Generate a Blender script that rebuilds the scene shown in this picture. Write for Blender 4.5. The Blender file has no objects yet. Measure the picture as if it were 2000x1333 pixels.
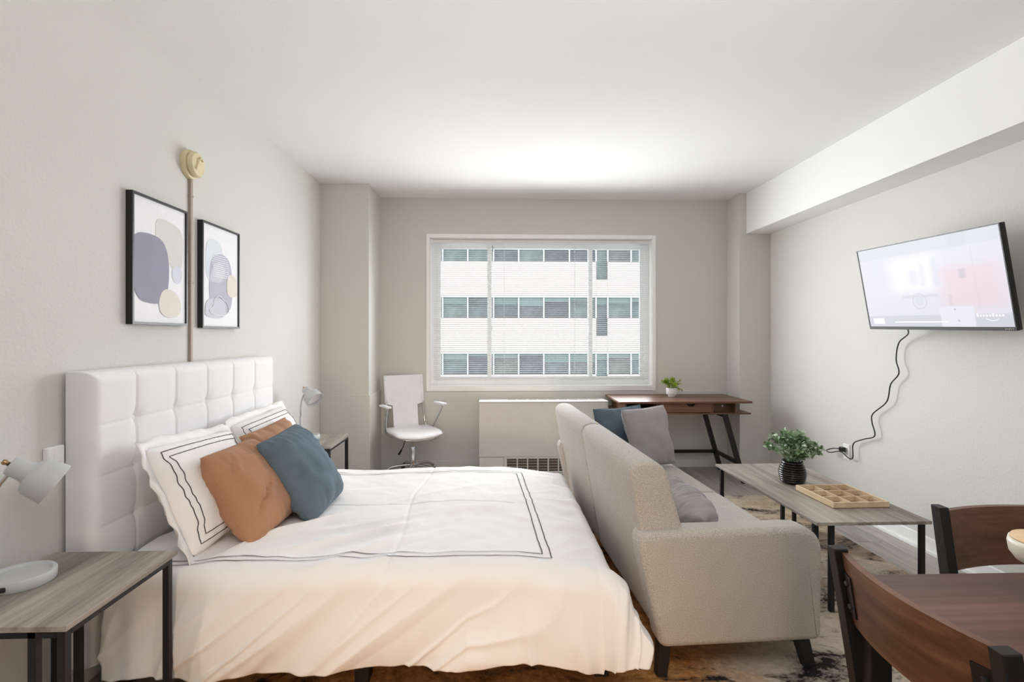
import bpy, bmesh, math, random
from mathutils import Vector, Matrix, noise
PI = math.pi
random.seed(7)
scene = bpy.context.scene
COL = scene.collection

# ------------------------------------------------------------------ camera
cam_d = bpy.data.cameras.new('camera')
cam = bpy.data.objects.new('camera', cam_d); COL.objects.link(cam)
cam_d.sensor_width = 36.0
cam_d.lens = 36.0 * 1020.0 / 2000.0
cam_d.shift_y = -10.5 / 2000.0
cam_d.clip_start = 0.02
cam.location = (0, 0, 1.348)
cam.rotation_euler = (PI / 2, 0, -math.atan(34.0 / 1020.0))
scene.camera = cam

# ------------------------------------------------------------------ world, sun, lamps, exposure
world = bpy.data.worlds.new('sky'); scene.world = world
world.use_nodes = True
bg = world.node_tree.nodes['Background']
bg.inputs[0].default_value = (0.90, 0.95, 1.0, 1)
bg.inputs[1].default_value = 2.25

def add_light(name, kind, loc, rot=(0, 0, 0), energy=100, color=(1, 1, 1), **kw):
    d = bpy.data.lights.new(name, kind); d.energy = energy; d.color = color
    for k, v in kw.items(): setattr(d, k, v)
    o = bpy.data.objects.new(name, d); COL.objects.link(o)
    o.location = loc; o.rotation_euler = rot
    return o

add_light('sun', 'SUN', (0, -5, 20), (math.radians(48), 0, math.radians(18)), 0.5, (1.0, 0.92, 0.86), angle=0.02)
# daylight portal in the window opening (guides sky sampling only)
pl = add_light('window_portal', 'AREA', (0.48, 5.60, 1.57), (-PI / 2, 0, 0), 1, shape='RECTANGLE', size=2.3, size_y=1.56)
pl.data.cycles.is_portal = True
# added area lights inside the blind, boosting the daylight into the room
DAY = (0.94, 0.97, 1.0)
def aim(d): return Vector(d).to_track_quat('-Z', 'Y').to_euler()
for nm, loc, d, e, sx, sy, spr in (('window_fill', (0.48, 5.285, 1.46), (0.0, -1.0, 0.0), 46, 2.2, 1.20, 152),
                                   ('window_fill_left', (1.15, 5.06, 1.60), (-0.79, -0.61, -0.02), 6, 0.5, 1.4, 92),
                                   ('window_fill_right', (-0.15, 5.06, 1.60), (0.80, -0.60, -0.06), 12, 0.5, 1.4, 93)):
    add_light(nm, 'AREA', loc, aim(d), e, DAY, shape='RECTANGLE', size=sx, size_y=sy, spread=math.radians(spr))
# added fill lights behind the camera: two neutral, one low for warm kitchen glow
add_light('room_fill', 'POINT', (-0.1, 0.1, 2.30), energy=17, color=(0.98, 0.985, 1.0), shadow_soft_size=0.3)
add_light('ceiling_bounce_fill', 'SPOT', (0.5, 0.2, 1.75), aim((0, 0.25, 1)), 106, (0.96, 0.975, 1.0), shadow_soft_size=0.2, spot_size=math.radians(150), spot_blend=0.6)
add_light('low_warm_fill', 'SPOT', (-0.10, -1.2, 0.66), aim((-0.05, 3.2, -0.42)), 158, (1.0, 0.71, 0.47), shadow_soft_size=0.2, spot_size=math.radians(56), spot_blend=1.0)

vs = scene.view_settings
scene.display_settings.display_device = 'sRGB'
vs.view_transform = 'Standard'; vs.look = 'None'; vs.exposure = 0.08; vs.gamma = 1.0
vs.use_curve_mapping = False
try:
    scene.cycles.use_denoising = True
    scene.cycles.max_bounces = 10
    scene.cycles.diffuse_bounces = 7
    scene.cycles.transparent_max_bounces = 24
    scene.cycles.sample_clamp_indirect = 6
except Exception:
    pass

# ------------------------------------------------------------------ materials
def lin(c):
    return tuple(((v / 255.0) / 12.92 if v <= 10 else ((v / 255.0 + 0.055) / 1.055) ** 2.4) for v in c) + (1,)

class NT:
    def __init__(s, name):
        s.m = bpy.data.materials.new(name); s.m.use_nodes = True
        s.t = s.m.node_tree; s.n = s.t.nodes; s.b = s.n['Principled BSDF']; s.out = s.n['Material Output']
    def node(s, typ, **kw):
        n = s.n.new(typ)
        for k, v in kw.items(): setattr(n, k, v)
        return n
    def link(s, a, b): s.t.links.new(a, b)
    def coord(s, kind='Object', scale=(1, 1, 1), rot=(0, 0, 0)):
        c = s.node('ShaderNodeTexCoord'); mp = s.node('ShaderNodeMapping')
        mp.inputs['Scale'].default_value = scale; mp.inputs['Rotation'].default_value = rot
        s.link(c.outputs[kind], mp.inputs['Vector']); return mp.outputs['Vector']
    def noise(s, vec, scale=5, detail=4, rough=0.55, dist=0):
        n = s.node('ShaderNodeTexNoise'); n.inputs['Scale'].default_value = scale
        n.inputs['Detail'].default_value = detail; n.inputs['Roughness'].default_value = rough
        n.inputs['Distortion'].default_value = dist
        if vec is not None: s.link(vec, n.inputs['Vector'])
        return n.outputs['Fac']
    def ramp(s, fac, stops):
        r = s.node('ShaderNodeValToRGB'); e = r.color_ramp.elements
        while len(e) < len(stops): e.new(0.5)
        for i, (p, c) in enumerate(stops):
            e[i].position = p; e[i].color = c if len(c) == 4 else tuple(c) + (1,)
        s.link(fac, r.inputs['Fac']); return r.outputs['Color']
    def mix(s, a, b, fac, mode='MIX'):
        m = s.node('ShaderNodeMix'); m.data_type = 'RGBA'; m.blend_type = mode
        for sock, v in ((m.inputs[0], fac), (m.inputs[6], a), (m.inputs[7], b)):
            if hasattr(v, 'is_linked'): s.link(v, sock)
            else: sock.default_value = v
        return m.outputs[2]
    def math(s, op, a, b=0.0, clamp=False):
        m = s.node('ShaderNodeMath'); m.operation = op; m.use_clamp = clamp
        for sock, v in ((m.inputs[0], a), (m.inputs[1], b)):
            if hasattr(v, 'is_linked'): s.link(v, sock)
            else: sock.default_value = v
        return m.outputs[0]
    def bump(s, h, strength=0.2, dist=0.01):
        b = s.node('ShaderNodeBump'); b.inputs['Strength'].default_value = strength
        b.inputs['Distance'].default_value = dist
        s.link(h, b.inputs['Height']); s.link(b.outputs['Normal'], s.b.inputs['Normal'])
    def set(s, color=None, rough=None, metal=None, spec=None):
        if color is not None:
            if hasattr(color, 'is_linked'): s.link(color, s.b.inputs['Base Color'])
            else: s.b.inputs['Base Color'].default_value = color
        if rough is not None: s.b.inputs['Roughness'].default_value = rough
        if metal is not None: s.b.inputs['Metallic'].default_value = metal
        if spec is not None: s.b.inputs['Specular IOR Level'].default_value = spec
        return s

def plain(name, rgb, rough=0.5, metal=0.0, spec=0.5, var=0.04, nscale=20):
    t = NT(name); c = lin(rgb)
    v = t.coord()
    n = t.noise(v, nscale, 3)
    d = tuple(max(0, x * (1 - var)) for x in c[:3]) + (1,); l = tuple(min(1, x * (1 + var)) for x in c[:3]) + (1,)
    t.set(t.ramp(n, [(0.35, d), (0.65, l)]), rough, metal, spec)
    return t.m

def paint(name, rgb, bump=0.25, scale=60, specks=0.0):
    t = NT(name); c = lin(rgb)
    v = t.coord()
    n = t.noise(v, 1.3, 3)
    d = tuple(x * 0.975 for x in c[:3]) + (1,)
    t.set(t.ramp(n, [(0.3, d), (0.7, c)]), 0.85, 0, 0.2)
    n2 = t.noise(v, scale, 5, 0.6)
    if specks:
        n3 = t.noise(v, 26, 2)
        k = t.math('MULTIPLY', t.math('GREATER_THAN', n3, 0.68), specks)
        n2 = t.math('ADD', n2, k)
    t.bump(n2, bump, 0.006)
    return t.m

def fabric(name, rgb, weave=900, var=0.12, bump=0.3, rough=0.95, rgb2=None, cloud=0.0, bscale=None):
    t = NT(name); c = lin(rgb)
    c2 = lin(rgb2) if rgb2 else tuple(x * (1 - var) for x in c[:3]) + (1,)
    v = t.coord()
    n = t.noise(v, weave, 2, 0.6)
    col = t.ramp(n, [(0.35, c2), (0.65, c)])
    if cloud:
        n2 = t.noise(v, 7, 4)
        col = t.mix(col, t.ramp(n2, [(0.3, (1 - cloud,) * 3), (0.7, (1, 1, 1))]), 1.0, 'MULTIPLY')
    t.set(col, rough, 0, 0.15)
    t.b.inputs['Sheen Weight'].default_value = 0.08
    t.bump(t.noise(v, bscale or weave * 0.6, 2), bump, 0.002)
    return t.m

def wood(name, dark, light, scale, axis='Y', rough=0.45, grain=1.0, mid=None, spec=0.35, coord='Object'):
    t = NT(name)
    s = {'X': (0.06, 1, 1), 'Y': (1, 0.06, 1), 'Z': (1, 1, 0.06)}[axis]
    v = t.coord(coord, s)
    n1 = t.noise(v, scale, 6, 0.6, 0.6)
    n2 = t.noise(v, scale * 6, 4, 0.65, 0.2)
    f = t.math('ADD', t.math('MULTIPLY', n1, 0.65), t.math('MULTIPLY', n2, 0.35))
    stops = [(0.36, lin(dark)), (0.5, lin(mid) if mid else tuple((a + b) / 2 for a, b in zip(lin(dark), lin(light)))), (0.64, lin(light))]
    t.set(t.ramp(f, stops), rough, 0, spec)
    t.bump(n2, 0.12 * grain, 0.002)
    return t.m

M = {}
M['wall'] = paint('wall_paint', (215, 213, 208), 0.35, 70, 0.5)
M['ceiling'] = paint('ceiling_paint', (238, 238, 236), 0.15, 90)
M['trim'] = plain('white_trim', (247, 247, 246), 0.4, var=0.015)
M['upvc'] = plain('window_frame_white', (248, 249, 250), 0.35, var=0.015)
M['slat'] = plain('blind_slat', (228, 228, 226), 0.45, var=0.01)
M['black_metal'] = plain('black_powder_coat', (26, 25, 25), 0.5, 0.0, 0.4, var=0.1)
M['chrome'] = plain('chrome', (205, 205, 205), 0.16, 1.0, var=0.02)
M['brass'] = plain('brass', (170, 140, 100), 0.3, 1.0)
M['black_plastic'] = plain('black_plastic', (22, 22, 24), 0.4)
M['white_leather'] = plain('white_leatherette', (240, 240, 243), 0.4, var=0.015)
M['cream_plastic'] = plain('aged_cream_plastic', (222, 208, 168), 0.5, var=0.05)
M['raceway'] = plain('cable_raceway', (170, 154, 142), 0.6, var=0.04)
M['lamp'] = plain('lamp_grey_paint', (196, 198, 198), 0.45, var=0.02)
M['lamp_in'] = plain('lamp_diffuser', (232, 230, 232), 0.5, var=0.01)
M['hb'] = fabric('white_linen', (240, 239, 240), 500, 0.04, 0.25)
M['sheet'] = fabric('white_cotton', (244, 242, 241), 900, 0.02, 0.08, cloud=0.02)
M['stitch'] = plain('charcoal_thread', (84, 82, 84), 0.9)
M['mattress'] = fabric('mattress_cloth', (225, 222, 218), 700, 0.04, 0.15)
M['brown_fab'] = fabric('caramel_cushion_fabric', (182, 138, 108), 900, 0.08, 0.15, cloud=0.1)
M['blue_fab'] = fabric('slate_blue_velvet', (110, 128, 141), 900, 0.08, 0.15, rgb2=(90, 104, 116), cloud=0.28)
M['grey_fab'] = fabric('grey_cushion_fabric', (166, 162, 163), 900, 0.06, 0.15, cloud=0.06)
M['sofa'] = fabric('heathered_grey_upholstery', (208, 204, 198), 330, 0.2, 0.45, rgb2=(160, 154, 146), cloud=0.05, bscale=420)
M['grey_wood'] = wood('weathered_grey_oak', (112, 104, 97), (188, 180, 169), 7, 'Y', 0.55, mid=(154, 145, 136))
M['walnut'] = wood('walnut_veneer', (78, 50, 38), (134, 96, 76), 7, 'X', 0.38, mid=(106, 72, 56))
M['walnut_y'] = wood('walnut_plank_lengthwise', (70, 45, 33), (142, 100, 75), 7, 'Y', 0.38, mid=(106, 71, 52))
M['walnut_x'] = wood('walnut_plank_crosswise', (62, 34, 24), (122, 72, 48), 7, 'X', 0.38, mid=(90, 52, 36))
M['table_wood'] = wood('dining_table_wood', (82, 57, 49), (124, 90, 77), 6, 'X', 0.4, mid=(104, 73, 62))
M['pine'] = wood('pale_pine', (214, 184, 146), (240, 220, 188), 10, 'Y', 0.6)
M['tray_base'] = plain('shaded_tray_base', (146, 112, 88), 0.7, var=0.15, nscale=60)  # darker floor colour holds the shade inside the compartments
M['radiator'] = plain('convector_enamel', (216, 215, 209), 0.5, var=0.02)
M['slot'] = plain('vent_slot_cream', (186, 182, 170), 0.6)
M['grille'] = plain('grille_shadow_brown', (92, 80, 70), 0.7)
M['pot_white'] = plain('white_ceramic', (236, 234, 234), 0.25, var=0.01)
M['pot_black'] = plain('black_glazed_ceramic', (24, 20, 20), 0.18, var=0.1)
M['soil'] = plain('soil', (60, 48, 38), 0.9, var=0.3, nscale=150)
M['cream_ceramic'] = plain('cream_ceramic', (232, 226, 208), 0.4, var=0.03)
M['tan_lid'] = plain('pale_tan_wood_top', (222, 190, 150), 0.5, var=0.05)
M['paper'] = plain('art_paper', (238, 237, 240), 0.7, var=0.01)
M['hole'] = plain('dark_void', (40, 26, 22), 0.8)

def flat(name, rgb, rough=0.75): return plain(name, rgb, rough, var=0.03, nscale=8)

def leaf_mat(name, a, b, c):
    t = NT(name)
    g = t.node('ShaderNodeNewGeometry')
    t.set(t.ramp(g.outputs['Random Per Island'], [(0.0, lin(a)), (0.5, lin(b)), (1.0, lin(c))]), 0.5, 0, 0.3)
    return t.m
M['leaf1'] = leaf_mat('eucalyptus_leaf', (92, 122, 80), (148, 176, 134), (212, 224, 206))
M['leaf2'] = leaf_mat('lime_green_leaf', (92, 120, 22), (140, 165, 45), (176, 196, 80))

def plank_mat():
    t = NT('grey_vinyl_plank')
    oi = t.node('ShaderNodeObjectInfo')
    v = t.coord('Object', (1, 0.07, 1))
    ad = t.node('ShaderNodeVectorMath'); ad.operation = 'ADD'
    t.link(v, ad.inputs[0])
    sc = t.node('ShaderNodeVectorMath'); sc.operation = 'SCALE'; sc.inputs[0].default_value = (13, 7, 5)
    t.link(oi.outputs['Random'], sc.inputs['Scale']); t.link(sc.outputs[0], ad.inputs[1])
    n1 = t.noise(ad.outputs[0], 9, 6, 0.6, 0.5); n2 = t.noise(ad.outputs[0], 60, 3)
    f = t.math('ADD', t.math('MULTIPLY', n1, 0.6), t.math('MULTIPLY', n2, 0.4))
    col = t.ramp(f, [(0.35, lin((138, 132, 126))), (0.52, lin((170, 164, 158))), (0.66, lin((196, 191, 185)))])
    tone = t.ramp(oi.outputs['Random'], [(0, (0.84, 0.84, 0.84)), (1, (1.06, 1.05, 1.04))])
    t.set(t.mix(col, tone, 1.0, 'MULTIPLY'), 0.45, 0, 0.35)
    t.bump(n2, 0.08, 0.002)
    return t.m
M['plank'] = plank_mat()
M['subfloor'] = plain('subfloor', (70, 64, 58), 0.9)

def rug_mat():
    t = NT('distressed_abstract_rug')
    v = t.coord('Object')
    big = t.noise(v, 1.05, 5, 0.62, 0.9)
    v2 = t.coord('Object', (1, 1.7, 1), (0, 0, 0.5))
    blot = t.noise(v2, 2.6, 7, 0.68, 0.8)
    fine = t.noise(v, 34, 5, 0.7)
    base = t.ramp(big, [(0.36, lin((150, 132, 116))), (0.46, lin((192, 172, 150))), (0.56, lin((206, 194, 178))), (0.68, lin((172, 152, 132)))])
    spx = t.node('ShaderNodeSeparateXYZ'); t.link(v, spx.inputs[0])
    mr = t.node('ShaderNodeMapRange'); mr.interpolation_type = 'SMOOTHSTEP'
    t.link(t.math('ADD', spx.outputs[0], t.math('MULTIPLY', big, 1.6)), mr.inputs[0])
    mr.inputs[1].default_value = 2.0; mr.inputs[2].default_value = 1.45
    base = t.mix(base, t.ramp(fine, [(0.3, lin((168, 112, 62))), (0.7, lin((222, 166, 108)))]), mr.outputs[0])  # rust towards low x puts the warm lamp glow into the colour
    f = t.math('ADD', t.math('MULTIPLY', blot, 0.72), t.math('MULTIPLY', fine, 0.28))
    k = t.ramp(f, [(0.50, (0, 0, 0)), (0.60, (1, 1, 1))])
    col = t.mix(base, lin((44, 40, 42)), k)
    col = t.mix(col, t.ramp(fine, [(0.3, (0.72, 0.72, 0.72)), (0.7, (1.08, 1.08, 1.08))]), 1.0, 'MULTIPLY')
    t.set(col, 1.0, 0, 0.05)
    t.bump(fine, 0.5, 0.01)
    return t.m
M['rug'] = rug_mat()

def glass_mat():
    t = NT('window_glass')
    tr = t.node('ShaderNodeBsdfTransparent'); gl = t.node('ShaderNodeBsdfGlossy'); gl.inputs['Roughness'].default_value = 0.4
    tr.inputs[0].default_value = (0.97, 0.98, 0.98, 1)
    n = t.noise(t.coord(), 3, 2)
    mx = t.node('ShaderNodeMixShader')
    t.link(t.math('ADD', 0.004, t.math('MULTIPLY', n, 0.004)), mx.inputs[0])
    t.link(tr.outputs[0], mx.inputs[1]); t.link(gl.outputs[0], mx.inputs[2])
    t.link(mx.outputs[0], t.out.inputs['Surface'])
    return t.m
M['glass'] = glass_mat()

def screen_mat():
    t = NT('lit_television_screen')
    uv = t.node('ShaderNodeTexCoord').outputs['UV']
    sp = t.node('ShaderNodeSeparateXYZ'); t.link(uv, sp.inputs[0]); U, V = sp.outputs[0], sp.outputs[1]
    def ss(x, a, b):
        m = t.node('ShaderNodeMapRange'); m.interpolation_type = 'SMOOTHSTEP'
        t.link(x, m.inputs[0]); m.inputs[1].default_value = a; m.inputs[2].default_value = b; return m.outputs[0]
    def rect(u0, u1, v0, v1, s=0.01):
        a = t.math('MULTIPLY', ss(U, u0 - s, u0 + s), t.math('SUBTRACT', 1.0, ss(U, u1 - s, u1 + s)))
        b = t.math('MULTIPLY', ss(V, v0 - s, v0 + s), t.math('SUBTRACT', 1.0, ss(V, v1 - s, v1 + s)))
        return t.math('MULTIPLY', a, b)
    def disc(u, v, r, s=0.01):
        du = t.math('MULTIPLY', t.math('SUBTRACT', U, u), 1.78); dv = t.math('SUBTRACT', V, v)
        d = t.math('SQRT', t.math('ADD', t.math('MULTIPLY', du, du), t.math('MULTIPLY', dv, dv)))
        return t.math('SUBTRACT', 1.0, ss(d, r - s, r + s))
    def put(c, rgb, m, k=1.0):
        return t.mix(c, lin(rgb), t.math('MULTIPLY', m, k))
    c = t.mix(lin((236, 235, 243)), lin((232, 231, 240)), t.noise(uv, 4, 3))
    c = put(c, (226, 228, 234), rect(-1, 2, 0.86, 2, 0.01))
    c = put(c, (214, 216, 224), rect(0.70, 0.80, 0.86, 2, 0.04), 0.5)
    c = put(c, (252, 251, 254), rect(0.26, 0.60, 0.42, 0.82, 0.08))
    c = put(c, (240, 222, 228), rect(0.62, 0.97, 0.20, 0.66, 0.09))
    c = put(c, (213, 215, 228), rect(0.385, 0.46, 0.50, 0.68, 0.04), 0.42)
    c = put(c, (218, 220, 232), rect(0.475, 0.515, 0.47, 0.74, 0.02), 0.42)
    c = put(c, (206, 212, 234), rect(0.565, 0.605, 0.46, 0.78, 0.03), 0.42)
    c = put(c, (255, 255, 255), rect(0.40, 0.50, 0.445, 0.465, 0.008))
    c = put(c, (216, 216, 226), rect(0.32, 0.58, 0.345, 0.375, 0.01), 0.7)
    ring = t.math('SUBTRACT', disc(0.445, 0.30, 0.095), disc(0.445, 0.30, 0.08))
    c = put(c, (214, 214, 222), t.math('MAXIMUM', ring, 0.0), 0.8)
    c = put(c, (224, 224, 232), disc(0.445, 0.30, 0.06), 0.8)
    c = put(c, (206, 200, 208), rect(0.735, 0.775, 0.52, 0.62, 0.012), 0.7)
    c = put(c, (216, 206, 214), rect(0.825, 0.828, 0.16, 0.85, 0.004), 0.5)
    c = put(c, (220, 206, 212), rect(0.648, 0.668, 0.24, 0.36, 0.012), 0.6)
    c = put(c, (217, 217, 229), rect(-1, 2, -1, 0.135, 0.008))
    c = put(c, (240, 239, 250), rect(0.575, 0.79, -1, 0.22, 0.006))
    c = put(c, (196, 190, 200), disc(0.675, 0.19, 0.012, 0.006), 0.8)
    c = put(c, (196, 190, 200), disc(0.69, 0.065, 0.012, 0.006), 0.8)
    em = t.b
    em.inputs['Base Color'].default_value = (0.02, 0.02, 0.02, 1); em.inputs['Roughness'].default_value = 0.35
    t.link(c, em.inputs['Emission Color']); em.inputs['Emission Strength'].default_value = 0.86; em.inputs['Specular IOR Level'].default_value = 0.12
    return t.m
M['screen'] = screen_mat()
def emit_mat(name, rgb, k):
    t = NT(name); n = t.noise(t.coord(), 4, 2)
    t.set((0.02, 0.02, 0.02, 1), 0.4)
    t.link(t.mix(lin(rgb), lin(tuple(min(255, x + 2) for x in rgb)), n), t.b.inputs['Emission Color']); t.b.inputs['Emission Strength'].default_value = k
    return t.m
M['screen_mark'] = emit_mat('lit_screen_marks', (252, 252, 253), 0.97)
M['screen_mark2'] = emit_mat('lit_screen_mark_letters', (232, 232, 238), 0.97)
M['screen_mark3'] = emit_mat('lit_screen_faint_marks', (234, 234, 242), 0.95)

# facade materials
M['spandrel'] = paint('facade_pale_panel', (182, 175, 171), 0.1, 8)
M['mull_out'] = plain('facade_mullion', (188, 189, 187), 0.5)
def pane_mat():
    t = NT('far_window_pane')
    oi = t.node('ShaderNodeObjectInfo')
    v = t.coord('Object', (1, 1, 1))
    sp = t.node('ShaderNodeSeparateXYZ'); t.link(v, sp.inputs[0])
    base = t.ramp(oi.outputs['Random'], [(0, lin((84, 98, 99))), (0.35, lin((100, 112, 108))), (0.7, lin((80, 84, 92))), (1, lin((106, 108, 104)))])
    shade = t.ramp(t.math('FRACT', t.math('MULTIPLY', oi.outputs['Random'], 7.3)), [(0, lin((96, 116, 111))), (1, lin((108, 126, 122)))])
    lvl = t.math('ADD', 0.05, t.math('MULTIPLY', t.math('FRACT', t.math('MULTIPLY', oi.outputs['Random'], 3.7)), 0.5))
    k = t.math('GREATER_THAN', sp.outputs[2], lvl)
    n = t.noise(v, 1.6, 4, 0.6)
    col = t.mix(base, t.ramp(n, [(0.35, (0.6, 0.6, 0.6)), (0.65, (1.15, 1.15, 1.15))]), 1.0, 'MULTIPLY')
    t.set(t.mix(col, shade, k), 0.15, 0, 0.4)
    return t.m
M['pane_out'] = pane_mat()

# ------------------------------------------------------------------ mesh helpers
def new_bm(): return bmesh.new()

def bx(bm, x0, x1, y0, y1, z0, z1, bev=0.0, seg=2):
    vs_ = [bm.verts.new((x, y, z)) for x in (x0, x1) for y in (y0, y1) for z in (z0, z1)]
    f = [(0, 1, 3, 2), (4, 6, 7, 5), (0, 4, 5, 1), (2, 3, 7, 6), (0, 2, 6, 4), (1, 5, 7, 3)]
    fs = [bm.faces.new([vs_[i] for i in q]) for q in f]
    if bev > 0:
        es = list({e for q in fs for e in q.edges})
        bmesh.ops.bevel(bm, geom=es, offset=bev, segments=seg, profile=0.5, affect='EDGES')
    return bm

def box(x0, x1, y0, y1, z0, z1, bev=0.0, seg=2): return bx(new_bm(), x0, x1, y0, y1, z0, z1, bev, seg)

def tube(bm, pts, r, seg=10, closed_ends=True, rads=None, square=False):
    pts = [Vector(p) for p in pts]; rings = []
    n = len(pts); up = None
    for i, p in enumerate(pts):
        t = (pts[min(i + 1, n - 1)] - pts[max(i - 1, 0)]).normalized()
        if up is None:
            up = Vector((0, 0, 1)) if abs(t.z) < 0.9 else Vector((1, 0, 0))
        a = t.cross(up).normalized(); up = a.cross(t).normalized()
        rr = rads[i] if rads else r
        k = 4 if square else seg
        ring = []
        for j in range(k):
            th = 2 * PI * (j + (0.5 if square else 0)) / k
            q = rr * (math.sqrt(2) if square else 1)
            ring.append(bm.verts.new(p + (a * math.cos(th) + up * math.sin(th)) * q))
        rings.append(ring)
    k = len(rings[0])
    for i in range(n - 1):
        for j in range(k):
            bm.faces.new((rings[i][j], rings[i][(j + 1) % k], rings[i + 1][(j + 1) % k], rings[i + 1][j]))
    if closed_ends:
        bm.faces.new(list(reversed(rings[0]))); bm.faces.new(rings[-1])
    return bm

def bar(p0, p1, w, h=None, bm=None):
    """square bar of width w x h between two points, its w axis horizontal"""
    bm = bm or new_bm(); h = h or w
    p0, p1 = Vector(p0), Vector(p1); t = (p1 - p0).normalized()
    a = Vector((1, 0, 0)) if abs(t.z) > 0.75 else t.cross(Vector((0, 0, 1))).normalized()
    a = (a - t * a.dot(t)).normalized(); b = t.cross(a)
    vv = []
    for p in (p0, p1):
        for sa, sb in ((-1, -1), (1, -1), (1, 1), (-1, 1)):
            vv.append(bm.verts.new(p + a * sa * w / 2 + b * sb * h / 2))
    for q in ((0, 1, 2, 3), (7, 6, 5, 4), (0, 4, 5, 1), (1, 5, 6, 2), (2, 6, 7, 3), (3, 7, 4, 0)):
        bm.faces.new([vv[i] for i in q])
    return bm

def smooth_path(pts, n=8):
    P = [Vector(p) for p in pts]; out = []
    for i in range(len(P) - 1):
        p0, p1, p2, p3 = P[max(i - 1, 0)], P[i], P[i + 1], P[min(i + 2, len(P) - 1)]
        for k in range(n):
            t = k / n
            out.append(0.5 * ((2 * p1) + (p2 - p0) * t + (2 * p0 - 5 * p1 + 4 * p2 - p3) * t * t + (3 * p1 - p0 - 3 * p2 + p3) * t ** 3))
    out.append(P[-1]); return out

def lathe(bm, prof, seg=32, mat4=None, cap=True):
    rings = []
    for r, z in prof:
        ring = []
        for j in range(seg):
            a = 2 * PI * j / seg; v = Vector((r * math.cos(a), r * math.sin(a), z))
            ring.append(bm.verts.new(mat4 @ v if mat4 else v))
        rings.append(ring)
    for i in range(len(rings) - 1):
        for j in range(seg):
            bm.faces.new((rings[i][j], rings[i][(j + 1) % seg], rings[i + 1][(j + 1) % seg], rings[i + 1][j]))
    if cap:
        bm.faces.new(list(reversed(rings[0]))); bm.faces.new(rings[-1])
    return bm

def axis_mat(origin, d):
    d = Vector(d).normalized()
    return Matrix.Translation(Vector(origin)) @ d.to_track_quat('Z', 'Y').to_matrix().to_4x4()

def prism(poly, lo, hi, axis='Y', bev=0.0, seg=3):
    """extrude a 2-D outline: axis Y -> poly is (x,z); axis X -> (y,z); axis Z -> (x,y)"""
    bm = new_bm()
    def P(a, b, c):
        return {'Y': (a, c, b), 'X': (c, a, b), 'Z': (a, b, c)}[axis]
    A = [bm.verts.new(P(a, b, lo)) for a, b in poly]; B = [bm.verts.new(P(a, b, hi)) for a, b in poly]
    n = len(poly)
    f1 = bm.faces.new(A); f2 = bm.faces.new(list(reversed(B)))
    for i in range(n):
        bm.faces.new((A[i], B[i], B[(i + 1) % n], A[(i + 1) % n]))
    if bev:
        es = list(set(f1.edges) | set(f2.edges))
        bmesh.ops.bevel(bm, geom=es, offset=bev, segments=seg, profile=0.5, affect='EDGES')
    return bm

def round_poly(poly, r, n=5):
    """round each corner of a convex outline; r may be a list"""
    out = []; m = len(poly)
    for i, p in enumerate(poly):
        rr = r[i] if isinstance(r, (list, tuple)) else r
        p = Vector(p); a = (Vector(poly[i - 1]) - p); b = (Vector(poly[(i + 1) % m]) - p)
        if rr <= 0: out.append(tuple(p)); continue
        la, lb = a.length, b.length; a.normalize(); b.normalize()
        d = min(rr, la * 0.49, lb * 0.49)
        s, e = p + a * d, p + b * d
        for k in range(n + 1):
            t = k / n
            out.append(tuple(s * (1 - t) ** 2 + p * 2 * t * (1 - t) + e * t * t))
    return out

def wmat(o):
    m = Matrix.Identity(4)
    while o is not None:
        m = o.matrix_basis @ m; o = o.parent
    return m

def obj(name, bm, mat, parent=None, smooth=False, world=False, kind=None, label=None, auto=None):
    me = bpy.data.meshes.new(name)
    if world and parent is not None:
        bmesh.ops.transform(bm, matrix=wmat(parent).inverted(), verts=bm.verts)
    bmesh.ops.recalc_face_normals(bm, faces=bm.faces)
    bm.to_mesh(me); bm.free()
    me.materials.append(M[mat] if isinstance(mat, str) else mat)
    if smooth or auto:
        for p in me.polygons: p.use_smooth = True
        if auto:
            try: me.set_sharp_from_angle(angle=math.radians(auto))
            except Exception: pass
    o = bpy.data.objects.new(name, me); COL.objects.link(o)
    if parent is not None: o.parent = parent
    if kind: o['kind'] = kind
    if label: o['label'] = label
    return o

def tag(o, label, cat, group=None):
    o['label'] = label; o['category'] = cat
    if group: o['group'] = group
    return o

def thing(name, label, cat, loc=(0, 0, 0), rotz=0.0, group=None):
    o = bpy.data.objects.new(name, None); COL.objects.link(o)
    o.location = loc; o.rotation_euler = (0, 0, rotz); o.empty_display_size = 0.1
    return tag(o, label, cat, group)

def struct(name, bm, mat, parent=None, smooth=False, label=None):
    o = obj(name, bm, mat, parent, smooth)
    if parent is None: o['kind'] = 'structure'
    if label: o['label'] = label
    return o

def copy_tree(o, parent=None):
    c = o.copy(); COL.objects.link(c); c.parent = parent
    for ch in list(o.children): copy_tree(ch, c)
    return c

def inst(name, me, parent, loc=(0, 0, 0), rot=(0, 0, 0), scale=None):
    o = bpy.data.objects.new(name, me); COL.objects.link(o); o.parent = parent
    o.location = loc; o.rotation_euler = rot
    if scale: o.scale = scale
    return o

def mesh_of(name, bm, mat, smooth=False):
    bmesh.ops.recalc_face_normals(bm, faces=bm.faces)
    me = bpy.data.meshes.new(name); bm.to_mesh(me); bm.free(); me.materials.append(M[mat])
    if smooth:
        for p in me.polygons: p.use_smooth = True
    return me

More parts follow.
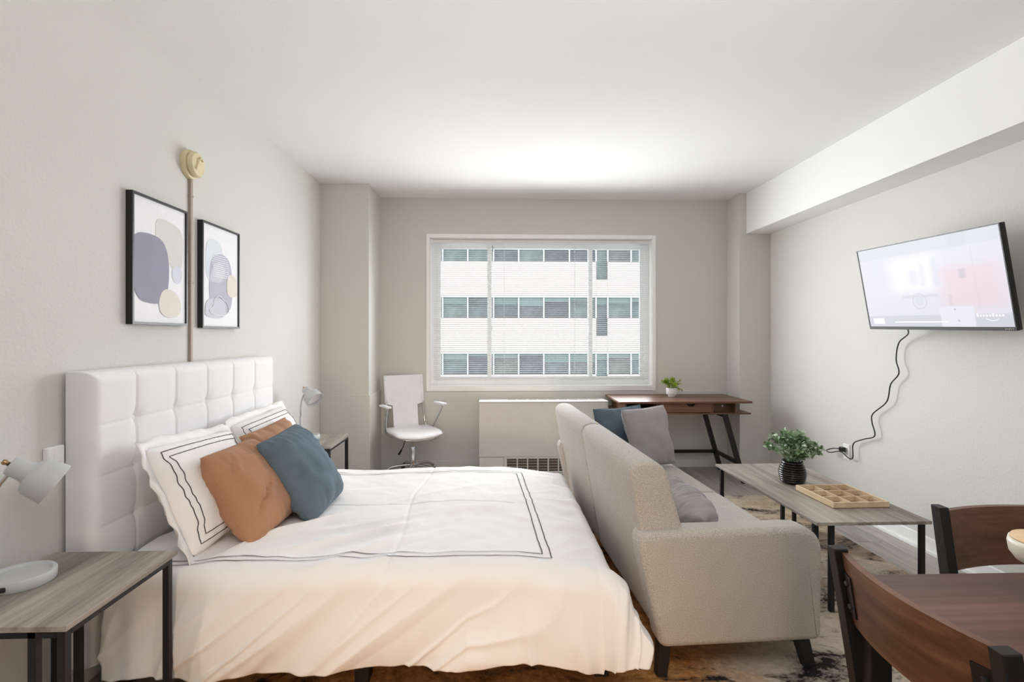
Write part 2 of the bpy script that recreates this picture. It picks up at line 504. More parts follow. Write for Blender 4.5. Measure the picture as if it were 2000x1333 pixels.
# ------------------------------------------------------------------ room shell
XL, XR, YB, YF, H = -1.590, 2.700, 5.310, -2.60, 2.741
WX0, WX1, WZ0, WZ1 = -0.653, 1.618, 0.805, 2.336          # window opening
floor = struct('floor', box(XL - 0.2, XR + 0.2, YF - 0.2, YB + 0.25, -0.16, -0.011), 'subfloor', label='grey wood-look plank floor')
pw, plen = 0.18, 1.22
pk = mesh_of('plank', box(0.0008, pw - 0.0008, 0.001, plen - 0.001, -0.011, 0.0, 0.0012, 1), 'plank')
x = XL; row = 0
while x < XR:
    y = YF - plen * ((row * 0.37) % 1.0)
    while y < YB:
        inst('plank', pk, floor, (x, y, 0)); y += plen
    x += pw; row += 1
struct('ceiling', box(XL - 0.2, XR + 0.2, YF - 0.2, YB + 0.25, H, H + 0.15), 'ceiling', label='plain white plaster ceiling')
struct('wall_left', box(XL - 0.15, XL, YF - 0.2, YB + 0.25, 0, H), 'wall', label='pale grey textured plaster wall behind the bed')
struct('wall_right', box(XR, XR + 0.15, YF - 0.2, YB + 0.25, 0, H), 'wall', label='pale grey plaster wall behind the television')
struct('wall_front', box(XL, XR, YF - 0.15, YF, 0, H), 'wall')
bm = new_bm()
bx(bm, XL, WX0, YB, YB + 0.25, 0, H); bx(bm, WX1, XR, YB, YB + 0.25, 0, H)
bx(bm, WX0, WX1, YB, YB + 0.25, 0, WZ0); bx(bm, WX0, WX1, YB, YB + 0.25, WZ1, H)
wb = struct('wall_back', bm, 'wall', label='greige wall around the window')
bm = box(-1.15, 2.396, YB - 0.012, YB, 0, 0.782, 0.003, 1)
obj('lower_wall_panel', bm, 'wall', wb)
pil = struct('wall_pillar_1', box(XL, -1.153, 4.83, YB, 0, H), 'wall', label='square pillar in the corner behind the bed')
obj('lower_casing', box(XL, -1.141, 4.82, YB, 0, 0.80, 0.003, 1), 'wall', pil)
struct('wall_pillar_2', box(2.396, XR, 5.03, YB, 0, H), 'wall', label='square pillar in the corner beside the desk')
struct('ceiling_beam', box(2.462, XR, YF, 5.03, 2.346, H), 'ceiling', label='boxed white beam along the ceiling over the television wall')
struct('baseboard_back', box(-1.14, 2.396, YB - 0.027, YB - 0.012, 0, 0.085, 0.003, 1), 'wall')
bm = box(XR - 0.013, XR, YF, 5.03, 0, 0.095, 0.003, 1); bx(bm, XR - 0.024, XR - 0.013, YF, 5.03, 0, 0.018)
struct('baseboard_right', bm, 'trim', label='white baseboard along the television wall')
struct('baseboard_left', box(XL, XL + 0.013, YF, 4.82, 0, 0.095, 0.003, 1), 'trim')

# ------------------------------------------------------------------ window and blind
def ring(x0, x1, z0, z1, w, y0, y1, wb_=None, wt=None, wr=None):
    bm = new_bm(); wb_ = wb_ or w; wt = wt or w; wr = wr or w
    bx(bm, x0, x0 + w, y0, y1, z0, z1, 0.003, 1); bx(bm, x1 - wr, x1, y0, y1, z0, z1, 0.003, 1)
    bx(bm, x0 + w, x1 - wr, y0, y1, z0, z0 + wb_, 0.003, 1); bx(bm, x0 + w, x1 - wr, y0, y1, z1 - wt, z1, 0.003, 1)
    return bm
win = bpy.data.objects.new('window_1', None); COL.objects.link(win); win.location = (0.48, YB, WZ0)
win['kind'] = 'structure'; win['label'] = 'wide white three-light window with sliding sashes'
obj('casing', ring(WX0 - 0.036, WX1 + 0.034, WZ0 - 0.02, WZ1 + 0.042, 0.036, YB - 0.014, YB + 0.0, 0.02, 0.042), 'trim', win, world=True)
bm = ring(WX0, WX1, WZ0, WZ1, 0.004, YB, YB + 0.13)
obj('reveal', bm, 'trim', win, world=True)
obj('window_sill', box(WX0, WX1, YB - 0.012, YB + 0.13, WZ0, WZ0 + 0.035, 0.004, 2), 'trim', win, world=True)
fr = obj('frame', ring(WX0, WX1, WZ0 + 0.035, WZ1, 0.055, YB + 0.10, YB + 0.17, 0.045, 0.05), 'upvc', win, world=True)
for x0, x1 in ((-0.60, -0.03), (-0.075, 1.02), (0.975, 1.565)):
    dy = 0.0 if x0 == -0.075 else 0.02
    s = obj('sash', ring(x0, x1, WZ0 + 0.075, WZ1 - 0.045, 0.042, YB + 0.105 + dy, YB + 0.14 + dy), 'upvc', win, world=True)
    obj('pane', box(x0 + 0.04, x1 - 0.04, YB + 0.122 + dy, YB + 0.127 + dy, WZ0 + 0.115, WZ1 - 0.085), 'glass', s, world=True)
for xx in (-0.035, 0.985):
    obj('latch', box(xx - 0.006, xx + 0.014, YB + 0.088, YB + 0.106, 1.40, 1.45, 0.003, 1), 'upvc', win, world=True)

bl = thing('window_blind', 'white horizontal mini blind hanging open in the window', 'blind', (0.48, YB + 0.045, WZ0 + 0.09))
obj('head_rail', box(WX0 + 0.006, WX1 - 0.006, YB + 0.03, YB + 0.062, 2.296, 2.330, 0.002, 1), 'slat', bl, world=True)
for xx in (WX0 + 0.004, WX1 - 0.022):
    obj('bracket', box(xx, xx + 0.018, YB + 0.026, YB + 0.064, 2.29, 2.334, 0.002, 1), 'upvc', bl, world=True)
SX0, SX1 = WX0 + 0.03, WX1 - 0.03
bm = new_bm(); L2 = (SX1 - SX0) / 2
prof = [(-0.0125, -0.0022), (-0.005, 0.0002), (0.005, 0.0006), (0.0125, -0.0008)]
top = [[bm.verts.new((sx, y, z)) for y, z in prof] for sx in (-L2, L2)]
bot = [[bm.verts.new((sx, y, z - 0.0009)) for y, z in prof] for sx in (-L2, L2)]
for i in range(3):
    bm.faces.new((top[0][i], top[0][i + 1], top[1][i + 1], top[1][i])); bm.faces.new((bot[0][i], bot[1][i], bot[1][i + 1], bot[0][i + 1]))
for a in (0, 3):
    bm.faces.new((top[0][a], top[1][a], bot[1][a], bot[0][a]))
for e in (0, 1): bm.faces.new(top[e] + bot[e][::-1])
slat_me = mesh_of('slat', bm, 'slat')
zz = 2.276; k = 0
while zz > 0.925:
    inst('slat', slat_me, bl, ((SX0 + SX1) / 2 - 0.48, 0.0015 + 0.0004 * math.sin(k * 3.1), zz - WZ0 - 0.09), (math.radians(3.5 + 1.5 * math.sin(k * 1.7)), 0.0006 * math.sin(k), 0))
    zz -= 0.0214; k += 1
obj('bottom_rail', box(SX0, SX1, YB + 0.033, YB + 0.058, 0.900, 0.912, 0.003, 1), 'slat', bl, world=True)
for xx in (-0.593, 0.10, 0.825, 1.548):
    bm = new_bm()
    for dy in (-0.013, 0.013): tube(bm, [(xx, YB + 0.046 + dy, 0.91), (xx, YB + 0.046 + dy, 2.30)], 0.0011, 5)
    obj('ladder_cord', bm, 'slat', bl, world=True)
obj('tilt_wand', tube(new_bm(), [(-0.02, YB + 0.026, 2.27), (-0.018, YB + 0.024, 2.21)], 0.003, 6), 'black_plastic', bl, world=True, label='small dark tilt hook')
obj('pull_cord', tube(new_bm(), [(1.585, YB + 0.024, 2.30), (1.59, YB + 0.022, 1.9), (1.586, YB + 0.022, 1.75)], 0.0018, 6), 'slat', bl, world=True)

# ------------------------------------------------------------------ building across the street
FY = 26.0
fb = thing('apartment_building', 'white banded building with ribbon windows across the street, seen through the blind', 'building', (2.0, FY, -7.0))
pitch = 2.815; z_base = 2.238                                      # bottom of the ribbon at v=621
BX0, BX1 = -20.0, 26.0
mul = [-2.573 + 1.27 * i for i in range(-14, 0)] + [-2.573, -1.332, -0.051, 1.199, 2.452, 3.735, 5.074, 5.668, 6.845] + [6.845 + 1.27 * i for i in range(1, 15)]
obj('core_wall', box(BX0, BX1, FY + 0.16, FY + 0.6, -7.0, 10.8), 'hole', fb, world=True)
pane_cache = {}
mull_me = mesh_of('mullion', box(-0.035, 0.035, -0.08, 0.05, 0, 1.06), 'mull_out')
for fl in range(-3, 3):
    zb = z_base + pitch * fl
    sp0, sp1 = zb + 1.055, zb + pitch
    for (xa, xb) in ((BX0, 5.09), (5.65, BX1)):
        obj('spandrel', box(xa, xb, FY - 0.02, FY + 0.16, sp0, sp1, 0.01, 1), 'spandrel', fb, world=True)
    obj('spandrel', box(5.09, 5.65, FY - 0.02, FY + 0.16, sp0, zb + pitch - 0.9, 0.01, 1), 'spandrel', fb, world=True)
    obj('ledge', box(BX0, BX1, FY - 0.06, FY + 0.0, sp0 - 0.03, sp0 + 0.02), 'mull_out', fb, world=True)
    for i in range(len(mul) - 1):
        a, b = mul[i], mul[i + 1]
        tall = abs(a - 5.074) < 0.01
        hgt = 1.055 + (0.9 if tall else 0)
        key = (round(b - a, 2), tall)
        if key not in pane_cache:
            w = b - a
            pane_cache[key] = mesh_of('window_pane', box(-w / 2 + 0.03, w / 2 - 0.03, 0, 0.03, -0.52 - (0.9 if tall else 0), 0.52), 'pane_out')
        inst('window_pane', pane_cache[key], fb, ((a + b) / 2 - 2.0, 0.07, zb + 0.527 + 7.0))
    for a in mul:
        inst('mullion', mull_me, fb, (a - 2.0, 0.05, zb + 7.0))

# ------------------------------------------------------------------ rug
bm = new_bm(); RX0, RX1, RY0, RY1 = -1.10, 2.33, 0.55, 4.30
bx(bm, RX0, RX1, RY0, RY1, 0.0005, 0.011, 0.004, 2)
tag(obj('area_rug', bm, 'rug'), 'large distressed abstract rug in cream and black, warm light painted in as rust, under the sofa', 'rug')

# ------------------------------------------------------------------ bed
HX0, HX1, HY0, HY1, HZ = -1.575, -1.487, 1.972, 3.562, 1.213
bed = thing('bed', 'queen bed with a tall white button-tufted headboard', 'bed', (-0.5, 2.77, 0))
btnY = [2.212, 2.479, 2.746, 3.013, 3.280]; btnZ = [1.010, 0.817, 0.624, 0.431]
def hb_front(y, z):
    d = min(y - HY0, HY1 - y, HZ - z)
    R = 0.045
    e = 0.0 if d >= R else R - math.sqrt(max(0, R * R - (R - d) ** 2))
    dv = min(abs(y - b) for b in btnY); dh = min(abs(z - b) for b in btnZ)
    db = min(math.hypot(y - b, z - c) for b in btnY for c in btnZ)
    sv = math.exp(-(dv / 0.006) ** 2) * 0.007 + math.exp(-(dv / 0.035) ** 2) * 0.0035
    sh = math.exp(-(dh / 0.006) ** 2) * 0.0022 + math.exp(-(dh / 0.035) ** 2) * 0.0018
    sb = math.exp(-(db / 0.028) ** 2) * 0.011
    fade = min(1.0, max(0, d) / 0.05)
    return HX1 + 0.012 - e - (sv + sh + sb) * (0.35 + 0.65 * fade)
bm = new_bm(); ny, nz = 340, 200
ys = [HY0 + (HY1 - HY0) * i / ny for i in range(ny + 1)]; zs = [0.12 + (HZ - 0.12) * j / nz for j in range(nz + 1)]
ys[1:1] = [HY0 + 0.001, HY0 + 0.004]; ys[-1:-1] = [HY1 - 0.004, HY1 - 0.001]; zs[-1:-1] = [HZ - 0.004, HZ - 0.001]
g = [[bm.verts.new((hb_front(y, z), y, z)) for z in zs] for y in ys]
for i in range(len(ys) - 1):
    for j in range(len(zs) - 1): bm.faces.new((g[i][j], g[i + 1][j], g[i + 1][j + 1], g[i][j + 1]))
def skirt(line, flip=False):
    back = [bm.verts.new((HX0, v.co.y, v.co.z)) for v in line]
    for i in range(len(line) - 1): bm.faces.new((line[i], line[i + 1], back[i + 1], back[i]))
    return back
b1 = skirt(g[0]); b2 = skirt(g[-1]); b3 = skirt([r[-1] for r in g]); b4 = skirt([r[0] for r in g])
bm.faces.new((b4[0], b4[-1], b3[-1], b3[0]))
bmesh.ops.remove_doubles(bm, verts=bm.verts, dist=1e-6)
hb = obj('headboard', bm, 'hb', bed, True, world=True, label='white linen headboard with tufted squares')
me = hb.data; me.set_sharp_from_angle(angle=math.radians(50))
bm = new_bm(); bmesh.ops.create_uvsphere(bm, u_segments=12, v_segments=8, radius=0.0105)
btn = mesh_of('button', bm, 'hb', True)
for yb_ in btnY:
    for zb_ in btnZ[:3]:
        inst('button', btn, hb, Vector((hb_front(yb_, zb_) + 0.002, yb_, zb_)) - bed.location, scale=(0.6, 1, 1))
obj('mattress', box(-1.46, 0.46, 2.03, 3.50, 0.24, 0.435, 0.05, 4), 'mattress', bed, True, world=True)
bm = new_bm()
for y0 in (2.03, 3.47): bx(bm, -1.47, 0.47, y0, y0 + 0.03, 0.16, 0.24)
bx(bm, 0.44, 0.47, 2.06, 3.47, 0.16, 0.24); bx(bm, -1.47, -1.44, 2.06, 3.47, 0.16, 0.24)
obj('side_rail', bm, 'black_metal', bed, world=True)
for lx, ly in ((-1.42, 2.05), (-0.51, 2.045), (0.42, 2.05), (-1.42, 3.47), (-0.51, 3.47), (0.42, 3.47)):
    obj('leg', box(lx - 0.028, lx + 0.028, ly - 0.02, ly + 0.036, 0.011, 0.17, 0.003, 1), 'black_metal', bed, world=True)

# duvet: one draped cloth; (p,q) are cloth coordinates
DX0, DX1, DY0, DY1, DZ = -1.44, 0.40, 2.035, 3.50, 0.478
def fbm(x, y, z=0.0, o=3):
    s = 0; a = 1
    for _ in range(o):
        s += a * noise.noise((x, y, z)); a *= 0.5; x *= 2.03; y *= 2.03; z += 3.1
    return s
def ridge(x, y, z=0.0):
    n = noise.noise((x, y, z)); return max(0.0, 1.0 - abs(n) * 5.0) ** 1.5
DROP = 0.46
def duvet(p, q):
    dx = max(0.0, p - DX1); dyn = max(0.0, DY0 - q); dyf = max(0.0, q - DY1)
    if dyn > 0:   # the hem hangs lower toward the head end and rises in soft scallops
        dyn *= 1.0 - 0.125 * max(0.0, min(1.0, (p + 0.85) / 0.3)) - 0.030 * math.sin(p * 6.0 + 0.8) - 0.015 * math.sin(p * 13.0)
    if dx > 0: dx *= 0.90
    dy = dyn if dyn > 0 else dyf
    sy = -1 if dyn > 0 else 1
    bx_, by_ = min(p, DX1), min(max(q, DY0), DY1)
    d = math.hypot(dx, dy)
    if dx > 0 and dy > 0:
        d = max(dx, dy) * (0.82 + 0.18 * d / (max(dx, dy) * 1.41421))   # soften the cloth corner
        a = math.atan2(dy, dx); ux, uy = math.cos(a), math.sin(a) * sy
    elif dx > 0: ux, uy = 1.0, 0.0
    else: ux, uy = 0.0, float(sy)
    corner = (2 * min(dx, dy) / (dx + dy)) if (dx > 0 and dy > 0) else 0.0
    R = 0.075
    if d < R * PI / 2:
        out = R * math.sin(d / R); dz = R * (1 - math.cos(d / R))
    else:
        out = R; dz = R + (d - R * PI / 2)
    t = min(1.0, d / DROP)
    # hanging folds
    run = p * (1.0 if dyn > 0 or dyf > 0 else 0.0) + (q if dx > 0 and dy == 0 else 0.0)
    if dyn > 0:
        cen = max(0.0, min(1.0, (p + 0.10) / 0.40))
        shear = 1.25 * (1 - cen) * d
        sp = p + shear
        f = 0.050 * fbm(sp * 2.3, d * 0.7, 1.3, 2)
        f += 0.040 * (ridge(sp * 1.55 + 0.4, d * 0.5, 7.7) + 0.7 * ridge(sp * 2.9, d * 0.7, 3.1)) * (1 - 0.5 * cen)
        f += 0.016 * ridge(sp * 6.5 + 2.0, d * 1.4, 11.0) + 0.012 * max(0.0, t - 0.55) * noise.noise((p * 22, d * 9, 3.0)) * 2
        f += cen * (0.030 * noise.noise((p * 9, d * 1.6, 4.0)) + 0.034 * ridge(p * 5.5 - 0.35 * d, d * 1.2, 2.2))
        lft = max(0.0, min(1.0, (-0.98 - p) / 0.25))
        f += lft * (0.022 * noise.noise(((p + 0.30 * d) * 12, d * 1.2, 2.0)) + 0.020 * ridge((p + 0.35 * d) * 6.0, d, 6.0))
        out += t * (f + 0.030) + 0.05 * t * math.sin(PI * min(1, t))
        if p < -1.05: out *= 1 - 0.45 * min(1, (-1.05 - p) / 0.2)
        dz += 0.0
    elif dx > 0:
        out += t * (0.012 + 0.03 * noise.noise((q * 4, d * 2, 9.0)))
    elif dyf > 0:
        out += t * 0.02
    out += corner * t * 0.15
    dz *= 1.0 - 0.20 * corner * t
    # top surface relief
    top = 1.0 - min(1.0, d / 0.15)
    foot = max(0.0, (p - 0.02) / 0.38)
    far_ = max(0.0, min(1.0, (q - 2.3) / 1.1))
    z = DZ - dz - 0.034 * min(1, foot) ** 2 - 0.020 * far_ * far_
    z += 0.014 * fbm(p * 1.9 + 3, q * 1.9, 2.2, 2) * top
    # pulled creases fanning from the pillows toward the near edge
    u_ = (p * 0.78 + q * 0.62); w_ = (-p * 0.62 + q * 0.78)
    near = max(0.0, min(1.0, (2.70 - q) / 0.45)) * max(0.0, min(1.0, (0.0 - p) / 0.5)) * max(0.0, min(1.0, (p + 1.5) / 0.3)) * max(0.25, min(1.0, (q - 2.03) / 0.16))
    z += (0.021 * ridge(w_ * 4.4, u_ * 0.6, 5.5) + 0.015 * noise.noise((w_ * 12, u_ * 1.5, 1.1))) * top * (0.18 + 0.95 * near)
    right = max(0.0, min(1.0, (p - 0.1) / 0.25)) * top
    z += (0.008 * ridge(q * 3.6 + p, p * 2.0, 3.3) + 0.006 * noise.noise((q * 11, p * 3.0, 6.1))) * right
    z += 0.005 * ridge(p * 1.7 + 1.7, q * 2.0, 8.8) * top
    z -= 0.004 * math.exp(-((p + 0.42 + 0.02 * math.sin(q * 5)) / 0.008) ** 2) * top + 0.004 * math.exp(-((q - 2.72 + 0.015 * math.sin(p * 6)) / 0.008) ** 2) * top * (1 if p < 0.1 else 0)
    z += 0.0045 * fbm(p * 8, q * 8, 0.3, 2)
    X_, Y_, Z_ = bx_ + ux * out, by_ + uy * out, z
    fl = 0.070 + 0.012 * noise.noise((p * 3, q * 3, 0.5))
    if Z_ < fl: Z_ = fl + (Z_ - fl) * 0.08
    return Vector((X_, Y_, Z_))
dv = thing('duvet', 'white duvet with double charcoal border lines spread over the bed', 'duvet', (-0.5, 2.77, 0.47))
bm = new_bm(); NP, NQ = 430, 400
P0, P1, Q0, Q1 = DX0, DX1 + 0.42, DY0 - 0.425, DY1 + 0.35
G = [[bm.verts.new(duvet(P0 + (P1 - P0) * i / NP, Q0 + (Q1 - Q0) * j / NQ)) for j in range(NQ + 1)] for i in range(NP + 1)]
for i in range(NP):
    for j in range(NQ): bm.faces.new((G[i][j], G[i + 1][j], G[i + 1][j + 1], G[i][j + 1]))
cl = obj('cover', bm, 'sheet', dv, True, world=True)
sm = cl.modifiers.new('thickness', 'SOLIDIFY'); sm.thickness = 0.012; sm.offset = -1
def ribbon(pts, w, lift, fn):
    bm = new_bm(); L = []
    n = len(pts)
    for i, (p, q) in enumerate(pts):
        a = pts[max(0, i - 1)]; b = pts[min(n - 1, i + 1)]
        t = Vector((b[0] - a[0], b[1] - a[1])).normalized(); nn = Vector((-t.y, t.x)) * w / 2
        c = fn(p, q); e = 0.01
        nrm = (fn(p + e, q) - c).cross(fn(p, q + e) - c).normalized()
        if nrm.z < 0 and abs(nrm.z) > 0.3: nrm = -nrm
        L.append((bm.verts.new(fn(p + nn.x, q + nn.y) + nrm * lift), bm.verts.new(fn(p - nn.x, q - nn.y) + nrm * lift)))
    for i in range(n - 1): bm.faces.new((L[i][0], L[i + 1][0], L[i + 1][1], L[i][1]))
    return bm
def border(off):
    xr, y0, y1 = 0.225 - off, 2.055 + off, 3.40 - off
    wob = lambda s: 0.006 * noise.noise((s * 5, off * 9, 0.7)) + 0.004 * noise.noise((s * 17, off * 9, 3.7))
    pts = []
    n = 140
    for i in range(n + 1):
        x_ = -1.42 + (xr + 1.42) * i / n; pts.append((x_, y0 - 0.02 * (1 - (x_ + 1.42) / 1.65) + wob(x_)))
    for i in range(1, n + 1):
        y_ = y0 + (y1 - y0) * i / n; pts.append((xr - 0.05 * i / n + wob(y_ + 9) * 0.5, y_))
    for i in range(1, n + 1):
        x_ = xr - 0.05 - (xr + 1.37) * i / n; pts.append((x_, y1))
    return pts
for off in (0.0, 0.034):
    obj('border_line', ribbon(border(off), 0.0045, 0.0032, duvet), 'stitch', cl, world=True, label='charcoal embroidered border line')

# ------------------------------------------------------------------ cushions
def make_cushion(name, label, cat, A, B, C, D, thick, mat, seed, pinch=0.07, wr=0.006, n=30, group=None, sham=False, ears=0.02, crease=None):
    A, B, C, D = map(Vector, (A, B, C, D))
    cen = (A + B + C + D) / 4
    nrm = (B - A).cross(D - A).normalized()
    nrm = nrm if nrm.dot(Vector((0, 0, 1.348)) - cen) > 0 else -nrm
    W = ((B - A).length + (C - D).length) / 2
    def S(u, v, side=1, lift=0.0):
        a, b = 2 * u - 1, 2 * v - 1
        ps = pinch * (1 - abs(b) ** 1.7); pt = pinch * (1 - abs(a) ** 1.7)
        ea = 1 + (ears - 0.035) * (abs(a) ** 5) * (abs(b) ** 5)
        uu = 0.5 + 0.5 * a * (1 - ps * abs(a) ** 3) * ea; vv_ = 0.5 + 0.5 * b * (1 - pt * abs(b) ** 3) * ea
        p = A.lerp(B, uu).lerp(D.lerp(C, uu), vv_)
        pr = max(0.0, (1 - abs(a) ** 2.4) * (1 - abs(b) ** 2.4)) ** 0.46
        hgt = thick * 0.5 * pr
        rim = 1 - min(1.0, min(1 - abs(a), 1 - abs(b)) / 0.55)
        sd = seed * 7.3 + side
        wv = noise.noise((a * 2.4 + sd, b * 2.4, 0.3)) * 0.9
        # gathered puckers running in from the seams
        puck = 0.0
        if 1 - abs(b) < 0.6: puck += noise.noise((a * 8 + sd, b * 1.6, 2.0)) * (1 - (1 - abs(b)) / 0.6)
        if 1 - abs(a) < 0.6: puck += noise.noise((a * 1.6, b * 8 + sd, 5.0)) * (1 - (1 - abs(a)) / 0.6)
        k = min(1.0, pr * 2.2)
        hgt += (wr * 1.3 * wv + wr * 1.25 * puck) * k
        if crease:
            for (cu, cv, du, dv_, ln, dp) in crease:
                x_, y_ = u - cu, v - cv
                l_ = math.hypot(du, dv_); s_ = (x_ * du + y_ * dv_) / l_; c_ = (-x_ * dv_ + y_ * du) / l_ + 0.012 * math.sin(s_ * 40)
                hgt -= dp * math.exp(-(c_ / 0.016) ** 2) * max(0, 1 - (s_ / ln) ** 2)
                hgt += dp * 0.5 * math.exp(-((c_ - 0.04) / 0.03) ** 2) * max(0, 1 - (s_ / ln) ** 2)
        return p + nrm * (side * hgt + lift)
    base = min((A, B, C, D), key=lambda q: q.z)
    root = thing(name, label, cat, (cen.x, cen.y, base.z), 0, group)
    bm = new_bm()
    F = [[None] * (n + 1) for _ in range(n + 1)]; K = [[None] * (n + 1) for _ in range(n + 1)]
    def gp(i):
        t = i / n; return 0.5 - 0.5 * math.cos(PI * t) * (0.35) - (0.5 - t) * 0.65
    for i in range(n + 1):
        for j in range(n + 1):
            u, v = gp(i), gp(j)
            F[i][j] = bm.verts.new(S(u, v, 1))
            K[i][j] = F[i][j] if i in (0, n) or j in (0, n) else bm.verts.new(S(u, v, -1))
    for i in range(n):
        for j in range(n):
            bm.faces.new((F[i][j], F[i + 1][j], F[i + 1][j + 1], F[i][j + 1])); bm.faces.new((K[i][j], K[i][j + 1], K[i + 1][j + 1], K[i + 1][j]))
    obj('cover', bm, mat, root, True, world=True)
    if not sham:
        # piped seam round the edge
        seam = [S(gp(i), 0) for i in range(n)] + [S(1, gp(i)) for i in range(n)] + [S(1 - gp(i), 1) for i in range(n)] + [S(0, 1 - gp(i)) for i in range(n + 1)]
        obj('seam', tube(new_bm(), seam, 0.0028, 6), mat, root, True, world=True)
    else:
        # flat floppy flange outside the seam
        bm = new_bm(); R0 = []; per = []
        m = 26
        for i in range(m): per.append((i / m, 0.0))
        for i in range(m): per.append((1.0, i / m))
        for i in range(m): per.append((1 - i / m, 1.0))
        for i in range(m): per.append((0.0, 1 - i / m))
        eu, ev = (B - A).normalized(), (D - A).normalized()
        inn, mid_, out_ = [], [], []
        for u, v in per:
            p = S(u, v); a, b = 2 * u - 1, 2 * v - 1
            dirv = eu * (1 if a > 0.96 else -1 if a < -0.96 else 0) + ev * (1 if b > 0.96 else -1 if b < -0.96 else 0)
            if dirv.length < 0.1: dirv = eu * a + ev * b
            wv = 0.012 * noise.noise((a * 4 + seed, b * 4, 1.0))
            inn.append(bm.verts.new(p - nrm * 0.001)); wid = 0.038 + wv
            mid_.append(bm.verts.new(p + dirv * wid * 0.5 + nrm * 0.02 * noise.noise((a * 3.5 + seed, b * 3.5, 4.0))))
            out_.append(bm.verts.new(p + dirv * wid + nrm * 0.045 * noise.noise((a * 3.1 + seed, b * 3.1, 7.0))))
        k = len(per)
        for i in range(k):
            j = (i + 1) % k
            bm.faces.new((inn[i], inn[j], mid_[j], mid_[i])); bm.faces.new((mid_[i], mid_[j], out_[j], out_[i]))
        fo = obj('flange', bm, mat, root, True, world=True)
        sm = fo.modifiers.new('thickness', 'SOLIDIFY'); sm.thickness = 0.004
        for ins in (0.055, 0.098):
            ln = []
            lo, hi = ins, 1 - ins; vlo, vhi = ins * 1.35, 1 - ins * 1.35
            for i in range(40): ln.append((lo + (hi - lo) * i / 40, vlo))
            for i in range(40): ln.append((hi, vlo + (vhi - vlo) * i / 40))
            for i in range(40): ln.append((hi - (hi - lo) * i / 40, vhi))
            for i in range(41): ln.append((lo, vhi - (vhi - vlo) * i / 40))
            obj('border_line', tube(new_bm(), [S(u, v, 1, 0.0006) for u, v in ln], 0.0021, 5), 'stitch', root, True, world=True, label='charcoal embroidered line')
    return root
make_cushion('pillow_sham', 'white pillow sham with double charcoal lines, nearer of the two on the headboard', 'pillow', (-1.372, 2.085, 0.905), (-1.375, 2.74, 0.860), (-1.20, 2.70, 0.465), (-1.165, 2.06, 0.480), 0.20, 'sheet', 1, 0.02, 0.010, 34, 'white pillow shams', True, 0.0)
make_cushion('pillow_sham', 'white pillow sham with charcoal lines behind the caramel cushions, by the headboard far end', 'pillow', (-1.39, 2.79, 0.875), (-1.375, 3.42, 0.895), (-1.19, 3.42, 0.475), (-1.19, 2.79, 0.475), 0.20, 'sheet', 2, 0.02, 0.011, 34, 'white pillow shams', True, 0.0)
make_cushion('bed_cushion', 'caramel brown square cushion with a deep crease, front of the bed pillows', 'cushion', (-1.215, 2.195, 0.842), (-1.19, 2.60, 0.845), (-0.985, 2.605, 0.478), (-1.005, 2.19, 0.470), 0.23, 'brown_fab', 3, 0.02, 0.013, 44, 'caramel cushions', crease=[(0.30, 0.62, 0.8, -0.55, 0.30, 0.018), (0.12, 0.25, 0.5, -0.8, 0.16, 0.014)])
make_cushion('bed_cushion', 'caramel brown cushion half hidden behind the slate blue cushion on the bed', 'cushion', (-1.285, 2.67, 0.838), (-1.235, 3.12, 0.868), (-1.03, 3.11, 0.485), (-1.07, 2.67, 0.475), 0.15, 'brown_fab', 4, 0.04, 0.012, 36, 'caramel cushions')
make_cushion('bed_cushion', 'slate blue velvet cushion leaning on the caramel cushions on the bed', 'cushion', (-1.085, 2.415, 0.850), (-1.075, 2.86, 0.872), (-0.835, 2.885, 0.490), (-0.842, 2.442, 0.474), 0.22, 'blue_fab', 5, 0.025, 0.012, 44)

# ------------------------------------------------------------------ sofa
SA = math.radians(2.9)
sofa = thing('sofa', 'grey upholstered sofa with its back to the foot of the bed', 'sofa', (0.600, 1.995, 0), SA)
SL = 1.90
arm_poly = [(-0.055, 0.585), (0.045, 0.132), (0.705, 0.132), (0.712, 0.585)]
arm_r = [0.075, 0.034, 0.034, 0.115]
def soft_prism(poly, rr, lo, hi, bev, seg=7, nc=10):
    """outline in (x,z) extruded along y with quarter-round edges"""
    P = [Vector(p) for p in round_poly(poly, rr, nc)]
    Q = [P[0]]
    for p in P[1:]:
        if (p - Q[-1]).length > 1e-5: Q.append(p)
    if (Q[0] - Q[-1]).length < 1e-5: Q.pop()
    P = Q; n = len(P)
    area = sum(P[i].x * P[(i + 1) % n].y - P[(i + 1) % n].x * P[i].y for i in range(n))
    sg = 1 if area > 0 else -1
    N = []
    for i in range(n):
        a = (P[i] - P[i - 1]).normalized(); b = (P[(i + 1) % n] - P[i]).normalized()
        na = Vector((-a.y, a.x)) * sg; nb = Vector((-b.y, b.x)) * sg
        m = (na + nb).normalized(); N.append(m / max(0.5, m.dot(na)))
    bm = new_bm(); rings = []
    prof = [(bev * (1 - math.sin(t)), lo + bev * (1 - math.cos(t))) for t in [PI / 2 * k / seg for k in range(seg + 1)]]
    prof += [(a, lo + hi - y) for a, y in reversed(prof)]
    for ins, y in prof:
        rings.append([bm.verts.new((p.x + m.x * ins, y, p.y + m.y * ins)) for p, m in zip(P, N)])
    for r0, r1 in zip(rings[:-1], rings[1:]):
        for k in range(n): bm.faces.new((r0[k], r0[(k + 1) % n], r1[(k + 1) % n], r1[k]))
    bm.faces.new(rings[0]); bm.faces.new(rings[-1][::-1])
    return bm
for y0 in (0.0, SL - 0.125):
    obj('armrest', soft_prism(arm_poly, arm_r, y0, y0 + 0.125, 0.030), 'sofa', sofa, True)
back_poly = [(-0.068, 0.832), (0.052, 0.14), (0.205, 0.30), (0.060, 0.842)]
